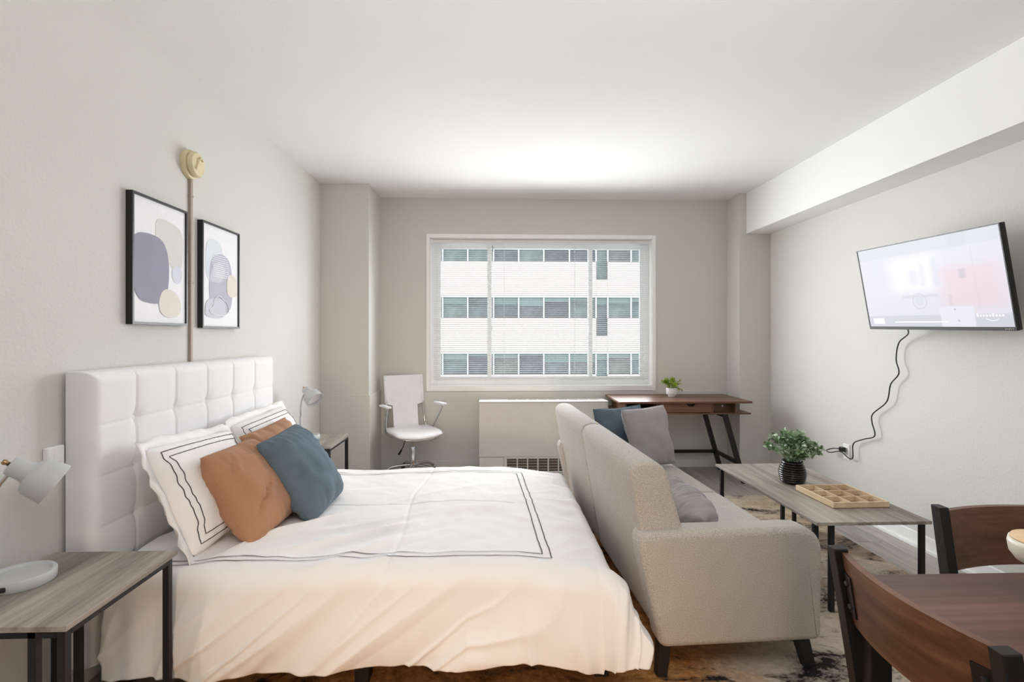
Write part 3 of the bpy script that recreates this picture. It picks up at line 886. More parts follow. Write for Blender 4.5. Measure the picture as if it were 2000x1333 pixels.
back_poly = [(-0.072, 0.850), (0.050, 0.15), (0.26, 0.15), (0.185, 0.46), (0.075, 0.852)]
for k, (y0, y1) in enumerate(((0.045, 0.938), (0.949, 1.855))):
    obj('backrest', soft_prism(back_poly, [0.10, 0.04, 0.04, 0.06, 0.10], y0, y1, 0.020), 'sofa', sofa, True)
for y0, y1 in ((0.127, 0.946), (0.954, SL - 0.127)):
    obj('seat', soft_prism([(0.17, 0.452), (0.17, 0.29), (0.765, 0.29), (0.765, 0.446)], [0.04, 0.04, 0.05, 0.07], y0, y1, 0.020), 'sofa', sofa, True)
obj('base', box(0.10, 0.752, 0.12, SL - 0.12, 0.132, 0.288, 0.012, 3), 'sofa', sofa)
for lx, ly, sx, sy in ((0.645, 0.06, 0.025, -0.02), (0.075, 0.06, -0.02, -0.02), (0.645, SL - 0.06, 0.025, 0.02), (0.075, SL - 0.06, -0.02, 0.02)):
    bm = new_bm()
    tube(bm, [(lx, ly, 0.134), (lx + sx, ly + sy, 0.012)], 0.03, rads=[0.024, 0.020], square=True)
    obj('leg', bm, 'black_plastic', sofa)

make_cushion('sofa_cushion', 'slate blue cushion behind the grey cushion at the far end of the sofa', 'cushion', (0.695, 3.685, 0.826), (1.07, 3.80, 0.842), (1.10, 3.725, 0.452), (0.742, 3.615, 0.450), 0.13, 'blue_fab', 6, 0.06, 0.010, 30)
make_cushion('sofa_cushion', 'plain grey square cushion upright at the far end of the sofa', 'cushion', (0.860, 3.535, 0.842), (1.198, 3.668, 0.858), (1.262, 3.60, 0.458), (0.925, 3.42, 0.456), 0.15, 'grey_fab', 7, 0.05, 0.010, 36)
# ruched bolster lying against the near half of the back
bo = thing('bolster_cushion', 'ruched grey bolster cushion lying on the near sofa seat', 'cushion', (0.868, 2.45, 0.452), SA)
bm = new_bm(); n1, n2 = 110, 30; rings = []
for i in range(n1 + 1):
    t = i / n1; y = -0.29 + 0.58 * t
    e = (1 - abs(2 * t - 1) ** 5) ** 0.5
    ring_ = []
    for j in range(n2):
        a = 2 * PI * j / n2
        w = 0.007 * noise.noise((t * 17, math.cos(a) * 0.8 + 3, math.sin(a) * 0.8)) + 0.005 * noise.noise((t * 34, math.cos(a) * 1.3, math.sin(a) * 1.3))
        rr = max(0.004, 0.100 * e + w * e * 2.4)
        ring_.append(bm.verts.new((rr * math.cos(a) * 1.12, y + 0.014 * math.sin(a * 2 + 1), 0.094 + rr * math.sin(a))))
    rings.append(ring_)
for i in range(n1):
    for j in range(n2): bm.faces.new((rings[i][j], rings[i][(j + 1) % n2], rings[i + 1][(j + 1) % n2], rings[i + 1][j]))
bm.faces.new(rings[0]); bm.faces.new(rings[-1])
obj('cover', bm, 'grey_fab', bo, True)
bm = new_bm(); bmesh.ops.create_uvsphere(bm, u_segments=12, v_segments=8, radius=0.014, matrix=Matrix.Translation((0, 0.288, 0.094)) @ Matrix.Diagonal((1, 0.4, 1, 1)))
obj('end_button', bm, 'grey_fab', bo, True)

# ------------------------------------------------------------------ tables of the grey-oak set
def oak_table(name, label, cat, x0, x1, y0, y1, z, legs, group=None):
    cx, cy = (x0 + x1) / 2, (y0 + y1) / 2
    t = thing(name, label, cat, (cx, cy, 0), 0, group)
    obj('tabletop', box(x0, x1, y0, y1, z - 0.016, z, 0.0015, 1), 'grey_wood', t, world=True)
    w = 0.022; zt = z - 0.016
    i = 0.012
    ri = 0.16 if cat == 'coffee table' else 0.0
    for yy in (y0 + i + w / 2 + ri, y1 - i - w / 2 - ri):
        obj('end_rail', bar((x0 + i + w, yy, zt - w / 2), (x1 - i - w, yy, zt - w / 2), w), 'black_metal', t, world=True)
    for lx, ly in legs:
        obj('leg', box(lx - w / 2, lx + w / 2, ly - w / 2, ly + w / 2, 0.012 if cat == 'coffee table' else 0.0, zt, 0.001, 1), 'black_metal', t, world=True)
    return t
def corner_legs(x0, x1, y0, y1, i=0.023):
    return [(x0 + i, y0 + i), (x1 - i, y0 + i), (x0 + i, y1 - i), (x1 - i, y1 - i)]
x0, x1 = -1.574, -1.143
for (y0, y1, lab) in ((1.432, 1.925, 'grey-oak nightstand with black metal legs at the near side of the bed'), (3.690, 4.180, 'grey-oak nightstand with black metal legs between the bed and the pillar')):
    t = oak_table('nightstand', lab, 'nightstand', x0, x1, y0, y1, 0.572, corner_legs(x0, x1, y0, y1) + [(x1 - 0.10, y0 + 0.023), (x0 + 0.10, y1 - 0.023)], 'nightstands')
    obj('side_rail', bar((x1 - 0.023, y0 + 0.034, 0.545), (x1 - 0.023, y1 - 0.034, 0.545), 0.022), 'black_metal', t, world=True)
    obj('side_rail', bar((x0 + 0.023, y0 + 0.034, 0.545), (x0 + 0.023, y1 - 0.034, 0.545), 0.022), 'black_metal', t, world=True)
cx0, cx1, cy0, cy1 = 1.545, 2.115, 2.455, 3.605
oak_table('coffee_table', 'long grey-oak coffee table with thin black legs in front of the sofa', 'coffee table', cx0, cx1, cy0, cy1, 0.450,
          [(cx0 + 0.023, cy0 + 0.05), (cx1 - 0.035, cy0 + 0.023), (cx0 + 0.085, cy0 + 0.023), (cx0 + 0.035, cy1 - 0.023), (cx1 - 0.023, cy1 - 0.023), (cx1 - 0.105, cy1 - 0.023)])

# ------------------------------------------------------------------ bedside lamps
def make_lamp(label, loc, rotz):
    t = thing('bedside_lamp', label, 'lamp', loc, rotz, 'bedside lamps')
    base = obj('base', lathe(new_bm(), [(0.0, 0), (0.084, 0), (0.088, 0.006), (0.088, 0.030), (0.085, 0.034), (0.076, 0.034), (0.071, 0.026), (0.0, 0.026)], 40, cap=False), 'lamp', t, auto=40)
    obj('switch', box(-0.045, -0.023, -0.089, -0.078, 0.010, 0.024, 0.002, 1), 'black_plastic', base, label='black rocker switch')
    obj('stem', tube(new_bm(), [(-0.072, 0, 0.026), (-0.072, 0, 0.165)], 0.010, 14), 'lamp', t, True)
    neck = smooth_path([(-0.072, 0, 0.165), (-0.073, 0, 0.22), (-0.062, 0, 0.285), (-0.036, 0, 0.335), (-0.006, 0, 0.365)], 8)
    obj('gooseneck', tube(new_bm(), neck, 0.0058, 10), 'chrome', t, True)
    d = Vector((0.80, 0, -0.60)).normalized(); o = Vector((-0.022, 0, 0.372))
    m = axis_mat(o, d)
    sh = obj('lamp_shade', lathe(new_bm(), [(0.012, -0.006), (0.026, -0.004), (0.030, 0.0), (0.031, 0.038), (0.034, 0.050), (0.054, 0.060), (0.060, 0.068), (0.067, 0.128), (0.064, 0.129), (0.056, 0.072), (0.030, 0.060), (0.012, 0.05)], 40, m, cap=False), 'lamp', t, auto=45)
    obj('diffuser', lathe(new_bm(), [(0.0, 0.104), (0.045, 0.106), (0.060, 0.108), (0.060, 0.104), (0.0, 0.100)], 32, m, cap=False), 'lamp_in', sh, True)
    obj('shade_knob', lathe(new_bm(), [(0.0, -0.026), (0.006, -0.026), (0.009, -0.020), (0.006, -0.012), (0.007, -0.004), (0, -0.003)], 16, m, cap=False), 'brass', sh, True, label='small brass knob')
    return t
make_lamp('small grey gooseneck lamp on the near nightstand, cut by the picture edge', (-1.486, 1.690, 0.572), math.radians(34))
make_lamp('small grey gooseneck lamp on the far nightstand beside the pillar', (-1.400, 3.96, 0.572), math.radians(-28))

# lamp cord behind the near nightstand
tag(obj('lamp_cord', tube(new_bm(), smooth_path([(-1.578, 1.62, 0.50), (-1.572, 1.60, 0.25), (-1.555, 1.50, 0.06), (-1.55, 1.35, 0.030), (-1.53, 1.15, 0.018)], 8), 0.004, 8), 'black_plastic', smooth=True), 'thin black lamp cord trailing behind the near nightstand', 'cord')

# ------------------------------------------------------------------ pictures, alarm, switch
def blob(bm, pts, x, n=10):
    P = [Vector((0, a, b)) for a, b in pts]; m = len(P); out = []
    for i in range(m):
        p0, p1, p2, p3 = P[i - 1], P[i], P[(i + 1) % m], P[(i + 2) % m]
        for k in range(n):
            t = k / n
            out.append(0.5 * ((2 * p1) + (p2 - p0) * t + (2 * p0 - 5 * p1 + 4 * p2 - p3) * t * t + (3 * p1 - p0 - 3 * p2 + p3) * t ** 3))
    A = [bm.verts.new((x, v.y, v.z)) for v in out]; Bv = [bm.verts.new((x - 0.0004, v.y, v.z)) for v in out]
    bm.faces.new(A); bm.faces.new(Bv[::-1])
    for i in range(len(A)): bm.faces.new((A[i], A[(i + 1) % len(A)], Bv[(i + 1) % len(A)], Bv[i]))
    return bm
def picture(label, y0, z0, shapes):
    w, h = 0.406, 0.580
    t = thing('framed_print', label, 'picture', (XL, y0 + w / 2, z0), 0, 'framed prints over the bed')
    fr_ = 0.011; d = 0.030
    bm = new_bm(); X0 = 0.001
    bx(bm, X0, d, -w / 2, -w / 2 + fr_, 0, h); bx(bm, X0, d, w / 2 - fr_, w / 2, 0, h)
    bx(bm, X0, d, -w / 2 + fr_, w / 2 - fr_, 0, fr_); bx(bm, X0, d, -w / 2 + fr_, w / 2 - fr_, h - fr_, h)
    obj('frame', bm, 'black_plastic', t)
    pp = obj('print_paper', box(X0, 0.022, -w / 2 + fr_, w / 2 - fr_, fr_, h - fr_), 'paper', t)
    for i, (pts, mt) in enumerate(shapes):
        iw, ih = w - 2 * fr_, h - 2 * fr_
        obj('print_shape', blob(new_bm(), [(-iw / 2 + a * iw, fr_ + b * ih) for a, b in pts], 0.0225 + 0.0005 * (i + 1)), mt, pp)
    return t, pp
M['p_slate'] = flat('print_slate', (150, 148, 166)); M['p_grey'] = flat('print_pale_grey', (218, 216, 214)); M['p_cream'] = flat('print_cream', (226, 218, 208))
M['p_blue'] = flat('print_pale_blue', (216, 218, 232)); M['p_mist'] = flat('print_mist', (220, 225, 230)); M['p_mauve'] = flat('print_mauve', (186, 184, 198)); M['p_white'] = flat('print_white', (240, 240, 243)); M['p_silver'] = flat('print_silver', (205, 204, 212))
picture('black-framed abstract print with a large slate oval, nearer of the two over the bed', 2.305, 1.398, [
    ([(0.42, 0.68), (0.40, 0.80), (0.46, 0.87), (0.70, 0.87), (0.90, 0.82), (0.95, 0.70), (0.92, 0.50), (0.80, 0.46), (0.68, 0.50), (0.55, 0.58)], 'p_grey'),
    ([(0.72, 0.46), (0.78, 0.50), (0.88, 0.50), (0.93, 0.44), (0.90, 0.37), (0.82, 0.35), (0.74, 0.38)], 'p_blue'),
    ([(0.015, 0.55), (0.02, 0.66), (0.12, 0.71), (0.34, 0.72), (0.52, 0.69), (0.62, 0.60), (0.655, 0.45), (0.63, 0.28), (0.56, 0.18), (0.35, 0.155), (0.12, 0.18), (0.02, 0.28), (0.012, 0.42)], 'p_slate'),
    ([(0.46, 0.17), (0.52, 0.26), (0.64, 0.29), (0.80, 0.26), (0.90, 0.17), (0.88, 0.09), (0.76, 0.05), (0.60, 0.05), (0.49, 0.09)], 'p_cream')])
t2, pp2 = picture('black-framed abstract print with white striped arch, farther of the two over the bed', 2.848, 1.390, [
    ([(0.08, 0.62), (0.10, 0.80), (0.25, 0.87), (0.45, 0.84), (0.55, 0.74), (0.52, 0.60), (0.40, 0.48), (0.20, 0.45), (0.10, 0.50)], 'p_mist'),
    ([(0.17, 0.45), (0.20, 0.62), (0.32, 0.71), (0.52, 0.74), (0.70, 0.70), (0.80, 0.58), (0.82, 0.40), (0.80, 0.24), (0.68, 0.15), (0.40, 0.16), (0.22, 0.22), (0.17, 0.32)], 'p_mauve'),
    ([(0.18, 0.47), (0.30, 0.44), (0.50, 0.46), (0.60, 0.56), (0.50, 0.64), (0.30, 0.62)], 'p_silver'),
    ([(0.06, 0.14), (0.10, 0.24), (0.30, 0.28), (0.55, 0.27), (0.62, 0.18), (0.55, 0.10), (0.30, 0.08), (0.10, 0.10)], 'p_silver'),
    ([(0.66, 0.36), (0.66, 0.48), (0.76, 0.55), (0.92, 0.52), (0.97, 0.42), (0.94, 0.34), (0.82, 0.31), (0.72, 0.32)], 'p_cream')])
iw, ih, fz = 0.384, 0.558, 0.011
bm = new_bm()
for i in range(11):
    v0 = 0.50 + i * 0.021
    a0 = 0.24 + 0.02 * math.sin(i * 0.6); a1 = 0.72 - 0.0045 * max(0, i - 5) ** 2
    if i > 7: a0 += 0.02 * (i - 7)
    bx(bm, 0.0256, 0.0262, -iw / 2 + a0 * iw, -iw / 2 + a1 * iw, fz + v0 * ih, fz + (v0 + 0.007) * ih)
obj('print_stripe', bm, 'p_white', pp2)
lp = [(0.16, 0.16), (0.26, 0.20), (0.30, 0.27), (0.42, 0.305), (0.56, 0.27), (0.66, 0.24), (0.70, 0.17), (0.60, 0.12), (0.36, 0.11), (0.20, 0.13), (0.16, 0.16)]
obj('print_line', tube(new_bm(), smooth_path([(0.0258, -iw / 2 + a * iw, fz + b * ih) for a, b in lp], 6), 0.0022, 6), 'p_white', pp2, True)

sa = thing('smoke_alarm', 'round cream smoke alarm on the wall above the prints', 'smoke alarm', (XL, 2.765, 2.236))
mx_ = axis_mat((0, 0, 0), (1, 0, 0))
obj('base', lathe(new_bm(), [(0.0, 0.0), (0.074, 0.0), (0.076, 0.004), (0.074, 0.022), (0.068, 0.026), (0.0, 0.026)], 36, mx_, cap=False), 'cream_plastic', sa, auto=40)
obj('dome', lathe(new_bm(), [(0.058, 0.024), (0.058, 0.030), (0.066, 0.034), (0.066, 0.044), (0.058, 0.054), (0.030, 0.058), (0.0, 0.058)], 36, mx_, cap=False), 'cream_plastic', sa, auto=40)
obj('sensor_ridge', tube(new_bm(), smooth_path([(0.058, -0.03, -0.03), (0.061, -0.012, 0.012), (0.061, 0.008, 0.036), (0.061, 0.028, 0.026)], 6), 0.006, 8), 'cream_plastic', sa, True)
obj('test_button', lathe(new_bm(), [(0, 0.056), (0.010, 0.056), (0.010, 0.062), (0, 0.062)], 16, mx_ @ Matrix.Translation((-0.012, 0.016, 0)), cap=False), 'cream_plastic', sa)
obj('indicator', lathe(new_bm(), [(0, 0.056), (0.003, 0.056), (0.003, 0.060), (0, 0.060)], 10, mx_ @ Matrix.Translation((0.022, 0.030, 0)), cap=False), 'black_plastic', sa)
rc = thing('cable_raceway', 'narrow tan cable channel running down the wall from the smoke alarm', 'cable channel', (XL, 2.775, 1.0))
obj('channel', box(XL + 0.0005, XL + 0.014, 2.766, 2.786, 1.0, 2.165, 0.002, 1), 'raceway', rc, world=True)
for z_ in (1.62, 2.07): obj('clip', box(XL + 0.0005, XL + 0.016, 2.762, 2.790, z_, z_ + 0.012, 0.002, 1), 'raceway', rc, world=True)
sw = thing('wall_switch', 'small white wall plate beside the near end of the headboard', 'switch', (XL, 1.925, 0.875))
obj('plate', box(0.0005, 0.022, -0.035, 0.035, 0, 0.075, 0.003, 1), 'trim', sw); obj('rocker', box(0.022, 0.027, -0.012, 0.012, 0.02, 0.055, 0.002, 1), 'trim', sw)

# ------------------------------------------------------------------ office chair
oc = thing('office_chair', 'white leather swivel office chair with chrome frame below the window', 'office chair', (-0.775, 4.98, 0), math.radians(28))
# local: chair faces -y, x to the right
def seat_top(x_, y_): return 0.455 + 0.012 * (x_ / 0.23) ** 2 - 0.014 * max(0, (-y_ - 0.12) / 0.1) ** 2 + 0.02 * max(0, (y_ - 0.1) / 0.12) ** 2
bm = new_bm(); n = 18; T = []; Bt = []
for i in range(n + 1):
    rt = []; rb = []
    for j in range(n + 1):
        a, b = 2 * i / n - 1, 2 * j / n - 1
        sx = a * math.sqrt(1 - 0.18 * b * b) ; sy = b * math.sqrt(1 - 0.30 * a * a)
        X_, Y_ = sx * 0.235, sy * 0.235 - 0.02
        ed = max(abs(a), abs(b)) ** 8
        z_ = seat_top(X_, Y_)
        rt.append(bm.verts.new((X_, Y_, z_ - 0.012 * ed))); rb.append(bm.verts.new((X_, Y_, z_ - 0.030 + 0.006 * ed)))
    T.append(rt); Bt.append(rb)
for i in range(n):
    for j in range(n):
        bm.faces.new((T[i][j], T[i + 1][j], T[i + 1][j + 1], T[i][j + 1])); bm.faces.new((Bt[i][j], Bt[i][j + 1], Bt[i + 1][j + 1], Bt[i + 1][j]))
for i in range(n):
    for (p, q) in (((i, 0), (i + 1, 0)), ((i, n), (i + 1, n)), ((0, i), (0, i + 1)), ((n, i), (n, i + 1))):
        bm.faces.new((T[p[0]][p[1]], T[q[0]][q[1]], Bt[q[0]][q[1]], Bt[p[0]][p[1]]))
obj('seat', bm, 'white_leather', oc, True)
rimp = [(0.225 * math.copysign(abs(math.cos(a)) ** 0.62, math.cos(a)), 0.225 * math.copysign(abs(math.sin(a)) ** 0.62, math.sin(a)) - 0.02, 0) for a in [2 * PI * i / 64 for i in range(65)]]
obj('seat_frame', tube(new_bm(), [(p[0], p[1], seat_top(p[0], p[1]) - 0.036) for p in rimp], 0.009, 8, False), 'chrome', oc, True)
# sling back: wide upper panel and a narrower tail running into the seat
def back_pt(s, tx):   # s 0..1 up the back
    z_ = 0.455 + 0.50 * s; y_ = 0.205 + 0.055 * math.sin(s * 1.4) + 0.03 * s * s
    return y_ + 0.018 * (tx ** 2) * -1, z_
bm = new_bm(); rows = 26; F = []; K = []
for i in range(rows + 1):
    s = i / rows
    hw = 0.195 if s > 0.46 else 0.125
    F.append([]); K.append([])
    for j in range(13):
        tx = 2 * j / 12 - 1; y_, z_ = back_pt(s, tx)
        if i == 0: y_ -= 0.03; z_ += 0.004
        F[-1].append(bm.verts.new((tx * hw, y_, z_))); K[-1].append(bm.verts.new((tx * hw, y_ + 0.014, z_)))
for i in range(rows):
    for j in range(12):
        bm.faces.new((F[i][j], F[i][j + 1], F[i + 1][j + 1], F[i + 1][j])); bm.faces.new((K[i][j], K[i + 1][j], K[i + 1][j + 1], K[i][j + 1]))
    for j in (0, 12): bm.faces.new((F[i][j], F[i + 1][j], K[i + 1][j], K[i][j]))
for i in (0, rows):
    for j in range(12): bm.faces.new((F[i][j], F[i][j + 1], K[i][j + 1], K[i][j]))
obj('backrest', bm, 'white_leather', oc, auto=50)
for sx in (-1, 1):
    obj('sleeve', tube(new_bm(), [(sx * 0.186, back_pt(s, 1)[0] + 0.008, back_pt(s, 1)[1]) for s in (0.475, 0.65, 0.83, 1.0)], 0.015, 12), 'white_leather', oc, True)
    path = smooth_path([(sx * 0.186, back_pt(0.6, 1)[0] + 0.008, 0.75), (sx * 0.186, 0.232, 0.66), (sx * 0.190, 0.215, 0.56), (sx * 0.200, 0.200, 0.47), (sx * 0.215, 0.16, 0.425), (sx * 0.222, 0.05, 0.418), (sx * 0.22, -0.05, 0.418)], 7)
    obj('back_tube', tube(new_bm(), path, 0.0095, 10), 'chrome', oc, True)
    obj('arm_post', tube(new_bm(), smooth_path([(sx * 0.222, 0.10, 0.425), (sx * 0.245, 0.06, 0.50), (sx * 0.262, -0.02, 0.60), (sx * 0.268, -0.085, 0.682)], 6), 0.0085, 10), 'chrome', oc, True)
    bm = new_bm(); bx(bm, sx * 0.268 - 0.024, sx * 0.268 + 0.024, -0.135, 0.115, 0.682, 0.702, 0.008, 3)
    for v in bm.verts: v.co.z += 0.012 * math.sin((v.co.y + 0.135) / 0.25 * PI) - 0.03 * (v.co.y - 0.0)
    obj('armrest', bm, 'white_leather', oc, True)
obj('mechanism', box(-0.07, 0.07, -0.09, 0.09, 0.375, 0.415, 0.008, 2), 'black_plastic', oc)
obj('piston', lathe(new_bm(), [(0, 0.29), (0.013, 0.29), (0.013, 0.375), (0, 0.375)], 18, cap=False), 'chrome', oc, auto=40)
obj('column', lathe(new_bm(), [(0, 0.10), (0.027, 0.10), (0.027, 0.298), (0.022, 0.305), (0, 0.305)], 22, cap=False), 'chrome', oc, auto=40)
lv = obj('height_lever', tube(new_bm(), smooth_path([(-0.06, 0.0, 0.385), (-0.085, -0.02, 0.36), (-0.105, -0.03, 0.31), (-0.13, -0.04, 0.275)], 6), 0.004, 8), 'black_metal', oc, True)
obj('grip', tube(new_bm(), [(-0.122, -0.037, 0.285), (-0.152, -0.048, 0.245)], 0.011, 10, rads=[0.008, 0.012]), 'black_plastic', lv, True)
for k in range(5):
    a = 2 * PI * k / 5 + 0.35; c, s = math.cos(a), math.sin(a)
    st = obj('star_leg', tube(new_bm(), smooth_path([(0.015 * c, 0.015 * s, 0.125), (0.10 * c, 0.10 * s, 0.124), (0.20 * c, 0.20 * s, 0.108), (0.255 * c, 0.255 * s, 0.075)], 6), 0.012, 10, rads=None), 'chrome', oc, True)
    m = axis_mat((0.262 * c + 0.012 * s, 0.262 * s - 0.012 * c, 0.0275), (-s, c, 0))
    obj('caster', lathe(new_bm(), [(0, 0), (0.024, 0), (0.0275, 0.004), (0.0275, 0.020), (0.024, 0.024), (0, 0.024)], 18, m, cap=False), 'black_plastic', st, auto=40)

# ------------------------------------------------------------------ convector
cv = thing('wall_heater', 'cream metal convector heater cabinet under the window', 'heater', (0.476, 5.17, 0))
RXA, RXB, RYF = -0.148, 1.100, 5.05
obj('cabinet', box(RXA, RXB, RYF, YB - 0.013, 0.0, 0.700, 0.004, 1), 'radiator', cv, world=True)
obj('front_panel', box(RXA - 0.002, RXB + 0.002, RYF - 0.014, RYF, 0.178, 0.700, 0.004, 2), 'radiator', cv, world=True)
tp = obj('top_panel', box(RXA - 0.004, RXB + 0.004, RYF - 0.018, YB - 0.013, 0.700, 0.713, 0.005, 2), 'radiator', cv, world=True)
sl_ = mesh_of('vent_slot', box(-0.042, 0.042, -0.05, 0.05, 0, 0.0015), 'slot')
for k in range(9): inst('vent_slot', sl_, tp, (0.17 + 0.102 * k - 0.476, 0.01, 0.7125))
obj('side_door', box(RXA, 0.085, RYF - 0.008, RYF, 0.012, 0.170, 0.003, 1), 'radiator', cv, world=True)
gf = obj('grille_frame', ring(0.092, 0.80, 0.020, 0.178, 0.028, RYF - 0.010, RYF, 0.014, 0.022), 'radiator', cv, world=True)
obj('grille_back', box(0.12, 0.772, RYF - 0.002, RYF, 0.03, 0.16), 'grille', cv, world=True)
for k in range(1, 7): obj('grille_bar', box(0.119 + 0.1 * k - 0.006, 0.119 + 0.1 * k + 0.006, RYF - 0.010, RYF - 0.002, 0.034, 0.156), 'radiator', gf, world=True)
for k in range(4): obj('louvre', box(0.120, 0.772, RYF - 0.007, RYF - 0.002, 0.052 + 0.027 * k, 0.058 + 0.027 * k), 'raceway', gf, world=True)

# ------------------------------------------------------------------ desk
dk = thing('desk', 'walnut writing desk with one drawer and slanted black legs right of the heater', 'desk', (1.735, 4.96, 0))
DXA, DXB, DYF, DYB = 1.125, 2.340, 4.665, 5.275
dc = (DXA + DXB) / 2
obj('desktop', box(DXA, DXB, DYF, DYB, 0.732, 0.750, 0.0015, 1), 'walnut', dk, world=True)
obj('lower_shelf', box(DXA, DXB - 0.01, DYF + 0.005, DYB - 0.05, 0.632, 0.645, 0.0015, 1), 'walnut', dk, world=True)
for xx in (DXA + 0.055, 1.470, 1.975, DXB - 0.145):
    obj('divider', box(xx, xx + 0.016, DYF + 0.03, DYB - 0.05, 0.645, 0.732), 'walnut', dk, world=True)
obj('back_panel', box(DXA + 0.055, DXB - 0.13, DYB - 0.065, DYB - 0.05, 0.645, 0.732), 'walnut', dk, world=True)
# drawer front with a half-round finger notch
n0 = [(1.490, 0.650), (1.971, 0.650), (1.971, 0.727)]
cx_ = 1.785
notch = [(cx_ + 0.038 * math.cos(a), 0.727 - 0.026 * math.sin(a)) for a in [PI * i / 10 for i in range(11)]]
dr = obj('drawer', prism(n0 + notch + [(1.490, 0.727)], DYF + 0.022, DYF + 0.038, 'Y'), 'walnut', dk, world=True)
obj('finger_notch', box(cx_ - 0.045, cx_ + 0.045, DYF + 0.042, DYF + 0.046, 0.695, 0.728), 'hole', dr, world=True)
bm = new_bm(); lathe(bm, [(0, 0), (0.008, 0), (0.008, 0.003), (0, 0.003)], 14, axis_mat((2.115, DYF + 0.12, 0.695), (0, -1, 0)), cap=False)
obj('cable_hole_cap', bm, 'trim', dk, world=True, label='small white cap')
obj('cubby_back', box(1.991, DXB - 0.145, DYF + 0.122, DYF + 0.134, 0.645, 0.732), 'walnut', dk, world=True)
for sx in (-1, 1):
    X_ = lambda z: dc + sx * (2.275 - dc - 0.283 * z)
    for yy in (4.69, 5.19):
        obj('leg', bar((X_(0.0), yy, 0.0), (X_(0.632), yy, 0.632), 0.042, 0.028), 'black_metal', dk, world=True)
    obj('side_bar', bar((X_(0.185), 4.70, 0.185), (X_(0.185), 5.18, 0.185), 0.03), 'black_metal', dk, world=True)
    obj('top_bar', bar((X_(0.615), 4.70, 0.617), (X_(0.615), 5.18, 0.617), 0.03), 'black_metal', dk, world=True)
obj('stretcher', bar((dc - 0.49, 5.19, 0.185), (dc + 0.49, 5.19, 0.185), 0.03), 'black_metal', dk, world=True)

# ------------------------------------------------------------------ plants
def leaf(bm, o, d, up, L, W, curl=0.2):
    d = Vector(d).normalized(); s = d.cross(Vector(up)).normalized(); nn = s.cross(d).normalized()
    o = Vector(o); ts = ((0, 0.12), (0.28, 0.85), (0.6, 1.0), (0.85, 0.6), (1.0, 0.05))
    Lr = []
    for t, w in ts:
        c = o + d * L * t - nn * curl * L * t * t
        Lr.append((bm.verts.new(c - s * W / 2 * w + nn * W * 0.12 * w), bm.verts.new(c), bm.verts.new(c + s * W / 2 * w + nn * W * 0.12 * w)))
    for i in range(len(ts) - 1):
        for j in (0, 1): bm.faces.new((Lr[i][j], Lr[i][j + 1], Lr[i + 1][j + 1], Lr[i + 1][j]))
rnd = random.Random(3)
cp = thing('potted_plant', 'grey-green leafy plant in a ribbed black pot on the coffee table', 'plant', (1.815, 3.125, 0.450))
prof = [(0.0, 0.0), (0.052, 0.0), (0.060, 0.006)]
for i in range(9):
    t = i / 8; r = 0.064 + 0.014 * math.sin(PI * (0.15 + 0.75 * t)) - 0.020 * max(0, t - 0.5) ** 1.3
    z0 = 0.010 + 0.0135 * i
    prof += [(r - 0.0035, z0), (r, z0 + 0.0045), (r, z0 + 0.009), (r - 0.0035, z0 + 0.0132)]
prof += [(0.058, 0.133), (0.061, 0.138), (0.056, 0.139), (0.052, 0.125), (0.0, 0.122)]
obj('pot', lathe(new_bm(), prof, 40, cap=False), 'pot_black', cp, auto=55)
obj('soil', lathe(new_bm(), [(0, 0.1225), (0.051, 0.1225), (0.0, 0.128)], 20, cap=False), 'soil', cp)
bs, bl_ = new_bm(), new_bm()
for k in range(46):
    a = rnd.uniform(0, 2 * PI); el = rnd.uniform(0.12, 1.45)
    R = 0.128 + 0.034 * rnd.random()
    tip = Vector((R * math.cos(el) * math.cos(a) * 1.08, R * math.cos(el) * math.sin(a) * 1.08, 0.150 + R * math.sin(el) * 0.98))
    b0 = Vector((0.02 * math.cos(a), 0.02 * math.sin(a), 0.12))
    pth = smooth_path([b0, b0.lerp(tip, 0.5) + Vector((0, 0, 0.025)), tip], 6)
    tube(bs, pth, 0.0012, 5)
    for i in range(3, len(pth)):
        for _ in range(2 if i < 7 else 3):
            d = Vector((rnd.gauss(0, 1), rnd.gauss(0, 1), rnd.gauss(0.3, 0.8))) + (pth[i] - b0).normalized() * 1.1
            leaf(bl_, pth[i], d, (rnd.gauss(0, .4), rnd.gauss(0, .4), 1), rnd.uniform(0.024, 0.036), rnd.uniform(0.015, 0.024))
obj('stems', bs, 'leaf1', cp, kind='stuff'); obj('foliage', bl_, 'leaf1', cp, kind='stuff')

